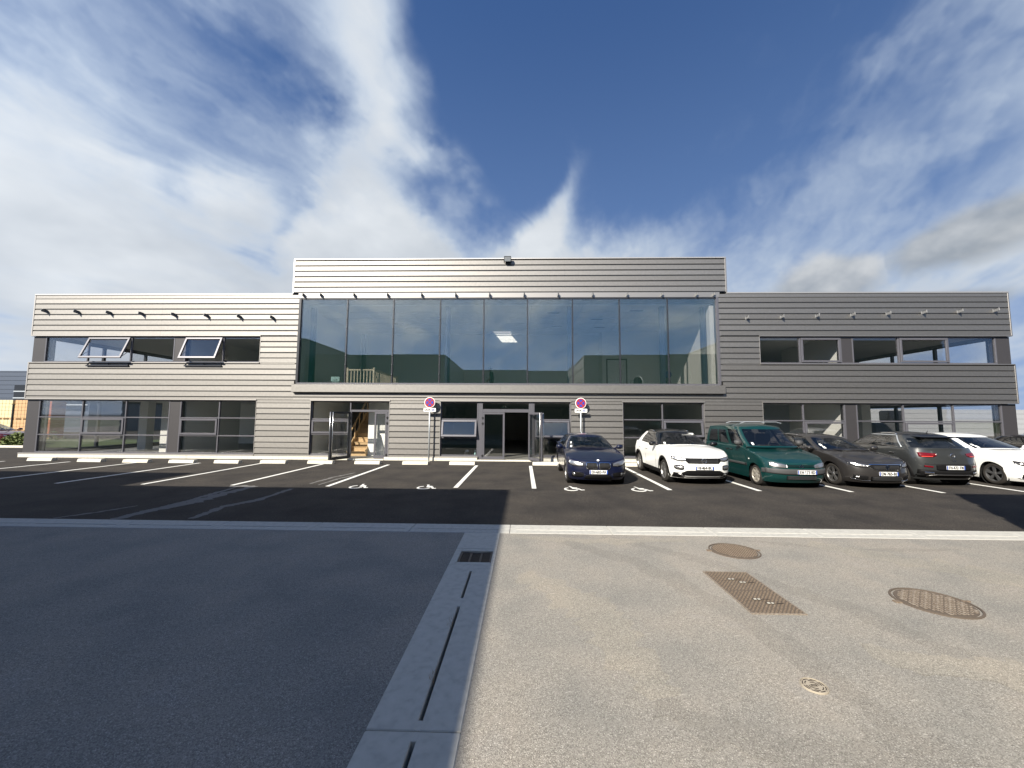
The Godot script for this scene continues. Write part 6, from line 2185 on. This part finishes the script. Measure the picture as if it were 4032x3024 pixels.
# ---------------------------------------------------------------- a walking figure, one surface from tapered capsules
func person(at: Vector3) -> void:
	var o := thing("person", "person in dark short-sleeved clothes walking left behind the glass bay, head bowed", "person", at)
	# faces -x; joints in metres: [a, b, ra, rb]
	var bones := [
		[Vector3(0.02, 0.93, 0), Vector3(0.03, 1.12, 0), 0.135, 0.13], [Vector3(0.03, 1.12, 0), Vector3(0.015, 1.36, 0), 0.13, 0.125],
		[Vector3(0.015, 1.37, -0.15), Vector3(0.015, 1.37, 0.15), 0.075, 0.075], [Vector3(0.0, 1.40, 0), Vector3(-0.05, 1.52, 0), 0.058, 0.055],
		[Vector3(0.02, 0.92, -0.08), Vector3(-0.12, 0.50, -0.09), 0.085, 0.058], [Vector3(-0.12, 0.50, -0.09), Vector3(-0.06, 0.09, -0.09), 0.056, 0.04],
		[Vector3(0.02, 0.92, 0.08), Vector3(0.06, 0.50, 0.09), 0.085, 0.058], [Vector3(0.06, 0.50, 0.09), Vector3(0.22, 0.12, 0.09), 0.056, 0.04],
		[Vector3(-0.05, 0.06, -0.09), Vector3(-0.22, 0.035, -0.09), 0.045, 0.034], [Vector3(0.22, 0.09, 0.09), Vector3(0.08, 0.035, 0.09), 0.045, 0.034],
		[Vector3(0.015, 1.37, 0.18), Vector3(0.0, 1.10, 0.21), 0.052, 0.042], [Vector3(0.015, 1.37, -0.18), Vector3(0.06, 1.10, -0.21), 0.052, 0.042]]
	var cloth := mb(true)
	nets(cloth, bones, 0.022)
	obj("body", cloth, M.dark_cloth, o)
	var skin := mb(true)
	nets(skin, [[Vector3(0.0, 1.13, 0.21), Vector3(-0.17, 0.93, 0.20), 0.040, 0.028], [Vector3(0.06, 1.13, -0.21), Vector3(0.10, 0.87, -0.20), 0.040, 0.028],
		[Vector3(-0.17, 0.93, 0.20), Vector3(-0.22, 0.87, 0.195), 0.034, 0.032], [Vector3(0.10, 0.87, -0.20), Vector3(0.10, 0.79, -0.195), 0.034, 0.032]], 0.014)
	obj("forearms", skin, M.skin, o)
	var head := mb(true)
	nets(head, [[Vector3(-0.075, 1.60, 0), Vector3(-0.06, 1.67, 0), 0.082, 0.088], [Vector3(-0.12, 1.565, 0), Vector3(-0.10, 1.60, 0), 0.042, 0.06], [Vector3(-0.165, 1.60, 0), Vector3(-0.15, 1.635, 0), 0.016, 0.014], [Vector3(-0.04, 1.48, 0), Vector3(-0.07, 1.58, 0), 0.05, 0.055], [Vector3(-0.055, 1.62, -0.085), Vector3(-0.055, 1.64, -0.085), 0.02, 0.024], [Vector3(-0.055, 1.62, 0.085), Vector3(-0.055, 1.64, 0.085), 0.02, 0.024]], 0.012)
	obj("head", head, M.skin, o)
	var hair := mb(true)
	nets(hair, [[Vector3(-0.045, 1.69, 0), Vector3(-0.02, 1.66, 0), 0.094, 0.094], [Vector3(-0.125, 1.715, 0), Vector3(-0.05, 1.72, 0), 0.05, 0.07]], 0.014)
	obj("hair", hair, M.black, o)
	for sn in [-1.0, 1.0]:
		var base := Vector3(-0.22, 0.87, 0.195) if sn > 0.0 else Vector3(0.10, 0.79, -0.195)
		var dir := Vector3(-0.5, -0.85, 0).normalized() if sn > 0.0 else Vector3(-0.1, -1, 0).normalized()
		for k in 5:
			var st := mb(true)
			var off := Vector3(0.0, 0, 0.018 * (k - 1.6)) if k < 4 else Vector3(-0.03, 0.02, 0.0)
			var ln: float = [0.06, 0.07, 0.066, 0.05, 0.045][k]
			tube(st, [base + off, base + off + dir * ln * 0.6, base + off + (dir + Vector3(-0.35, 0, 0)).normalized() * ln], [0.009, 0.0085, 0.006], 6)
			obj("finger", st, M.skin, o)

func nets(st: SurfaceTool, bones: Array, cell: float) -> void:
	var lo := Vector3.ONE * 1e9
	var hi := -lo
	for b in bones:
		for e in [0, 1]:
			var r: float = maxf(b[2], b[3]) + 3.0 * cell
			lo = lo.min(b[e] - Vector3.ONE * r)
			hi = hi.max(b[e] + Vector3.ONE * r)
	var nx := int((hi.x - lo.x) / cell) + 2
	var ny := int((hi.y - lo.y) / cell) + 2
	var nz := int((hi.z - lo.z) / cell) + 2
	var f := PackedFloat32Array()
	f.resize(nx * ny * nz)
	f.fill(1.0)
	var k := 0.035
	for b in bones:
		var a: Vector3 = b[0]
		var d: Vector3 = b[1] - b[0]
		var reach: float = maxf(b[2], b[3]) + 0.06
		var l := ((a.min(b[1]) - Vector3.ONE * reach - lo) / cell).floor()
		var h := ((a.max(b[1]) + Vector3.ONE * reach - lo) / cell).ceil()
		for z in range(maxi(0, int(l.z)), mini(nz, int(h.z) + 1)):
			for y in range(maxi(0, int(l.y)), mini(ny, int(h.y) + 1)):
				for x in range(maxi(0, int(l.x)), mini(nx, int(h.x) + 1)):
					var q := lo + Vector3(x, y, z) * cell
					var t := clampf((q - a).dot(d) / maxf(d.length_squared(), 1e-9), 0.0, 1.0)
					var v := (q - a - d * t).length() - lerpf(b[2], b[3], t)
					var i := (z * ny + y) * nx + x
					var w := f[i]
					var m := maxf(k - absf(w - v), 0.0) / k
					f[i] = minf(w, v) - m * m * k * 0.25
	var pos := {}
	for z in nz - 1:
		for y in ny - 1:
			for x in nx - 1:
				var sum := Vector3.ZERO
				var n := 0
				var c := []
				for e in 8:
					c.append(f[((z + (e >> 2)) * ny + y + ((e >> 1) & 1)) * nx + x + (e & 1)])
				var pos_n := 0
				for v in c:
					pos_n += 1 if v < 0.0 else 0
				if pos_n == 0 or pos_n == 8:
					continue
				for e in [[0, 1], [2, 3], [4, 5], [6, 7], [0, 2], [1, 3], [4, 6], [5, 7], [0, 4], [1, 5], [2, 6], [3, 7]]:
					var u: float = c[e[0]]
					var w: float = c[e[1]]
					if (u < 0.0) != (w < 0.0):
						var t := u / (u - w)
						var p0 := Vector3(e[0] & 1, (e[0] >> 1) & 1, e[0] >> 2)
						var p1 := Vector3(e[1] & 1, (e[1] >> 1) & 1, e[1] >> 2)
						sum += p0.lerp(p1, t)
						n += 1
				pos[(z * ny + y) * nx + x] = lo + (Vector3(x, y, z) + sum / n) * cell
	for z in range(1, nz - 1):
		for y in range(1, ny - 1):
			for x in range(1, nx - 1):
				var i := (z * ny + y) * nx + x
				var s0 := f[i] < 0.0
				for e in [[1, nx, nx * ny], [nx, nx * ny, 1], [nx * ny, 1, nx]]:
					if (f[i + e[0]] < 0.0) != s0:
						var a: Vector3 = pos[i - e[1] - e[2]]
						var b: Vector3 = pos[i - e[2]]
						var c: Vector3 = pos[i]
						var d: Vector3 = pos[i - e[1]]
						if s0:
							quad(st, a, b, c, d)
						else:
							quad(st, d, c, b, a)

# ---------------------------------------------------------------- the courtyard behind the camera and the surroundings
func warehouse(label: String, x0: float, x1: float, z0: float, z1: float, h: float, m: Material, ribs: float) -> Node3D:
	var o := thing("warehouse", label, "building", Vector3((x0 + x1) * 0.5, 0, (z0 + z1) * 0.5))
	var hx := (x1 - x0) * 0.5
	var hz := (z1 - z0) * 0.5
	var st := mb()
	box(st, Vector3(-hx, -0.3, -hz), Vector3(hx, h - 0.12, hz))
	obj("wall", st, m, o)
	st = mb()
	cbox(st, Vector3(-hx - 0.05, h - 0.12, -hz - 0.05), Vector3(hx + 0.05, h, hz + 0.05), 0.02)
	obj("parapet_cap", st, m, o)
	st = mb()
	var y := 0.3
	while y < h - 0.3:
		box(st, Vector3(-hx - 0.04, y, -hz - 0.04), Vector3(hx + 0.04, y + ribs * 0.8, hz + 0.04))
		y += ribs
	var r := obj("cladding_ribs", st, m, o)
	r.set_meta("kind", "stuff")
	return o

func surroundings() -> void:
	warehouse("grey clad warehouse block behind the camera on the left, shading the courtyard", -18.0, -6.62, -1.95, 22.0, 7.3, M.courtyard_cladding, 1.0)
	warehouse("grey clad warehouse block behind the camera on the right of the courtyard gap", 5.2, 16.4, -2.05, 22.0, 7.3, M.courtyard_cladding, 1.0)
	warehouse("grey clad warehouse end wall closing the courtyard far behind the camera", -6.5, 5.1, 9.2, 22.0, 7.3, M.courtyard_cladding, 1.0)
	warehouse("taller grey warehouse further left behind the camera, mirrored in the left panes", -34.0, -18.4, -3.0, 22.0, 8.5, M.courtyard_cladding, 1.0)
	warehouse("taller grey warehouse further right behind the camera, mirrored in the right panes", 16.6, 34.0, -3.0, 22.0, 8.4, M.courtyard_cladding, 1.0)
	# left background
	var w := warehouse("dark blue grey warehouse with dock windows behind the left end of the office", -92.0, -49.0, -70.0, -44.0, 6.9, M.warehouse_blue, 0.5)
	for e in [[-56.0, 4.0], [-51.0, 4.0], [-62.0, 4.0]]:
		var st := mb()
		box(st, Vector3(e[0] + 70.5 - 1.9, 2.4, 13.0), Vector3(e[0] + 70.5 + 1.9, 5.3, 13.09))
		obj("dock_window", st, M.black_gloss, w)
		for k in 3:
			st = mb()
			box(st, Vector3(e[0] + 70.5 - 1.9, 3.0 + 0.75 * k, 13.09), Vector3(e[0] + 70.5 + 1.9, 3.12 + 0.75 * k, 13.14))
			obj("window_bar", st, M.zinc, w)
	rng.seed = 77
	var cl := ["pallet of wrapped white blocks", "pallet of pale yellow blocks", "pallet of tan bricks", "pallet of red brown bricks"]
	var cm := [M.crate_white, M.crate_yellow, M.crate_tan, M.crate_red]
	for k in 8:
		var i := [0, 1, 2, 3][k % 4] as int
		var o := thing("brick_pallet", cl[i] + (" in the upper row of the yard stack" if k > 3 else " in the lower row of the yard stack"), "pallet", Vector3(-42.5 + 1.6 * (k % 4), 1.54 if k > 3 else 0.0, -31.0), 0.0, "brick pallets stacked in the yard")
		var st := mb()
		for yy in 5:
			for xx in 5:
				cbox(st, Vector3(-0.7 + 0.28 * xx, 0.14 + 0.28 * yy, -0.5), Vector3(-0.43 + 0.28 * xx, 0.41 + 0.28 * yy, 0.5), 0.01)
		obj("block_stack", st, cm[i], o)
		st = mb()
		for e in [-0.6, 0.0, 0.6]:
			box(st, Vector3(e - 0.06, 0.0, -0.5), Vector3(e + 0.06, 0.09, 0.5))
		box(st, Vector3(-0.7, 0.09, -0.5), Vector3(0.7, 0.13, 0.5))
		obj("pallet_base", st, M.crate_tan, o)
	for k in 3:
		var st := mb()
		tube(st, [Vector3(0, 0, 0), Vector3(0, 2.6, 0)], [0.05], 8)
		cbox(st, Vector3(-0.07, 2.6, -0.07), Vector3(0.07, 2.64, 0.07), 0.01)
		var o := obj("fence_post", st, M.black)
		o.position = Vector3(-35.0 - 2.4 * k, 0, -26.6)
		tag(o, ["black fence post nearest the left end of the office", "black fence post, middle one of three beyond the verge", "black fence post at the far left of the verge"][k], "fence post", "fence posts beyond the verge")
	far_car("dark red car with pale roof parked on the verge road at the far left", Vector3(-33.6, -0.05, -24.6), PI * 0.5, M.paint_maroon, 0.0)
	setting(sheet("verge", -60, -26.5, -31, -23.1, 0.02, M.grass))
	var kb := mb()
	cbox(kb, Vector3(-60, -0.05, -23.1), Vector3(-28.9, 0.12, -22.9), 0.02)
	setting(obj("kerb", kb, M.concrete_light))
	bush("bramble_bush", "ragged green bush on the verge beside the left corner of the office", Vector3(-30.6, 0.0, -23.6), Vector3(0.9, 0.75, 0.5), 5, 900)
	bush("hedge", "long green hedge in front of the stacked pallets", Vector3(-40.0, 0.0, -28.2), Vector3(6.5, 0.8, 0.6), 6, 1800)
	# right background
	warehouse("low pale grey ribbed shed beyond the right end of the office", 42.0, 110.0, -76.0, -50.0, 3.2, M.warehouse_grey, 0.6)
	far_car("black car mostly hidden behind the white hatchback at the right edge", Vector3(19.6, 0, -15.2), 0.0, M.paint_black, 0.06)
	var bag := mb(true)
	lathe(bag, [Vector2(0.0, 1.9), Vector2(0.25, 1.7), Vector2(0.55, 1.2), Vector2(0.75, 0.6), Vector2(0.7, 0.1), Vector2(0.0, 0.0)], Vector3.ZERO, Vector3.RIGHT, Vector3.FORWARD, Vector3.UP, 14)
	var bo := obj("material_bag", bag, M.crate_white)
	bo.position = Vector3(27.9, 0, -22.5)
	tag(bo, "tall white sack of building material beyond the right corner of the office", "sack")
	digger()

func bush(called: String, label: String, at: Vector3, r: Vector3, seed_n: int, n: int) -> void:
	var o := thing(called, label, "bush", at)
	rng.seed = seed_n
	var st := mb()
	for k in n:
		var d := Vector3(rng.randfn(), absf(rng.randfn()) * 0.9, rng.randfn()).normalized()
		var p := Vector3(d.x * r.x, d.y * r.y, d.z * r.z) * pow(rng.randf(), 0.4) + Vector3(0, 0.12, 0)
		if r.x > 3.0:
			p.x = rng.randf_range(-r.x, r.x)
		var u := Vector3(rng.randfn(), rng.randfn(), rng.randfn()).normalized() * rng.randf_range(0.05, 0.11)
		var v := Vector3(rng.randfn(), rng.randfn(), rng.randfn()).normalized() * rng.randf_range(0.03, 0.07)
		tri(st, p - u, p + v, p + u)
		tri(st, p - u, p + u, p - v)
	var f := obj("foliage", st, M.leaf, o)
	f.set_meta("kind", "stuff")
	for k in 6:
		st = mb()
		var x := rng.randf_range(-r.x, r.x) * 0.7
		tube(st, [Vector3(x * 0.4, -0.05, 0), Vector3(x, r.y * 0.7, rng.randf_range(-0.2, 0.2))], [0.018, 0.006], 5)
		obj("stem", st, M.crate_tan, o)

# orange excavator glimpsed through the corner windows
func digger() -> void:
	var o := thing("excavator", "orange excavator seen through the right corner windows of the office", "excavator", Vector3(27.0, 0, -31.0))
	var st := mb()
	for z in [-0.8, 0.8]:
		cbox(st, Vector3(-1.5, 0.0, z - 0.25), Vector3(1.5, 0.7, z + 0.25), 0.2)
	obj("tracks", st, M.trim_black, o)
	st = mb()
	cbox(st, Vector3(-1.3, 0.8, -0.9), Vector3(1.2, 1.7, 0.9), 0.1)
	obj("house", st, M.trim_grey, o)
	st = mb()
	cbox(st, Vector3(-0.2, 1.7, 0.0), Vector3(1.0, 2.6, 0.88), 0.08)
	obj("cab", st, M.black_gloss, o)
	st = mb()
	tube(st, [Vector3(-1.0, 1.5, -0.2), Vector3(-2.4, 3.4, -0.2), Vector3(-3.4, 3.6, -0.2)], [0.22, 0.24, 0.16], 8)
	obj("boom", st, M.orange, o)
	st = mb()
	tube(st, [Vector3(-3.3, 3.6, -0.2), Vector3(-4.0, 1.9, -0.2)], [0.15, 0.11], 8)
	obj("dipper_arm", st, M.orange, o)
	st = mb()
	cbox(st, Vector3(-4.4, 1.2, -0.55), Vector3(-3.7, 1.9, 0.15), 0.1)
	obj("bucket_scoop", st, M.trim_black, o)

func _ready() -> void:
	rng.seed = 1
	make_view()
	make_materials()
	make_ground()
	make_building()
	wheel_stops()
	road_sign(-4.13, "round no stopping sign with SAUF plate on a pole left of the main entrance")
	road_sign(2.55, "round no stopping sign with SAUF plate on a pole behind the dark blue hatchback")
	covers()
	navy_hatch()
	white_suv()
	green_van()
	graphite_estate()
	grey_suv()
	white_hatch()
	indoors()
	surroundings()
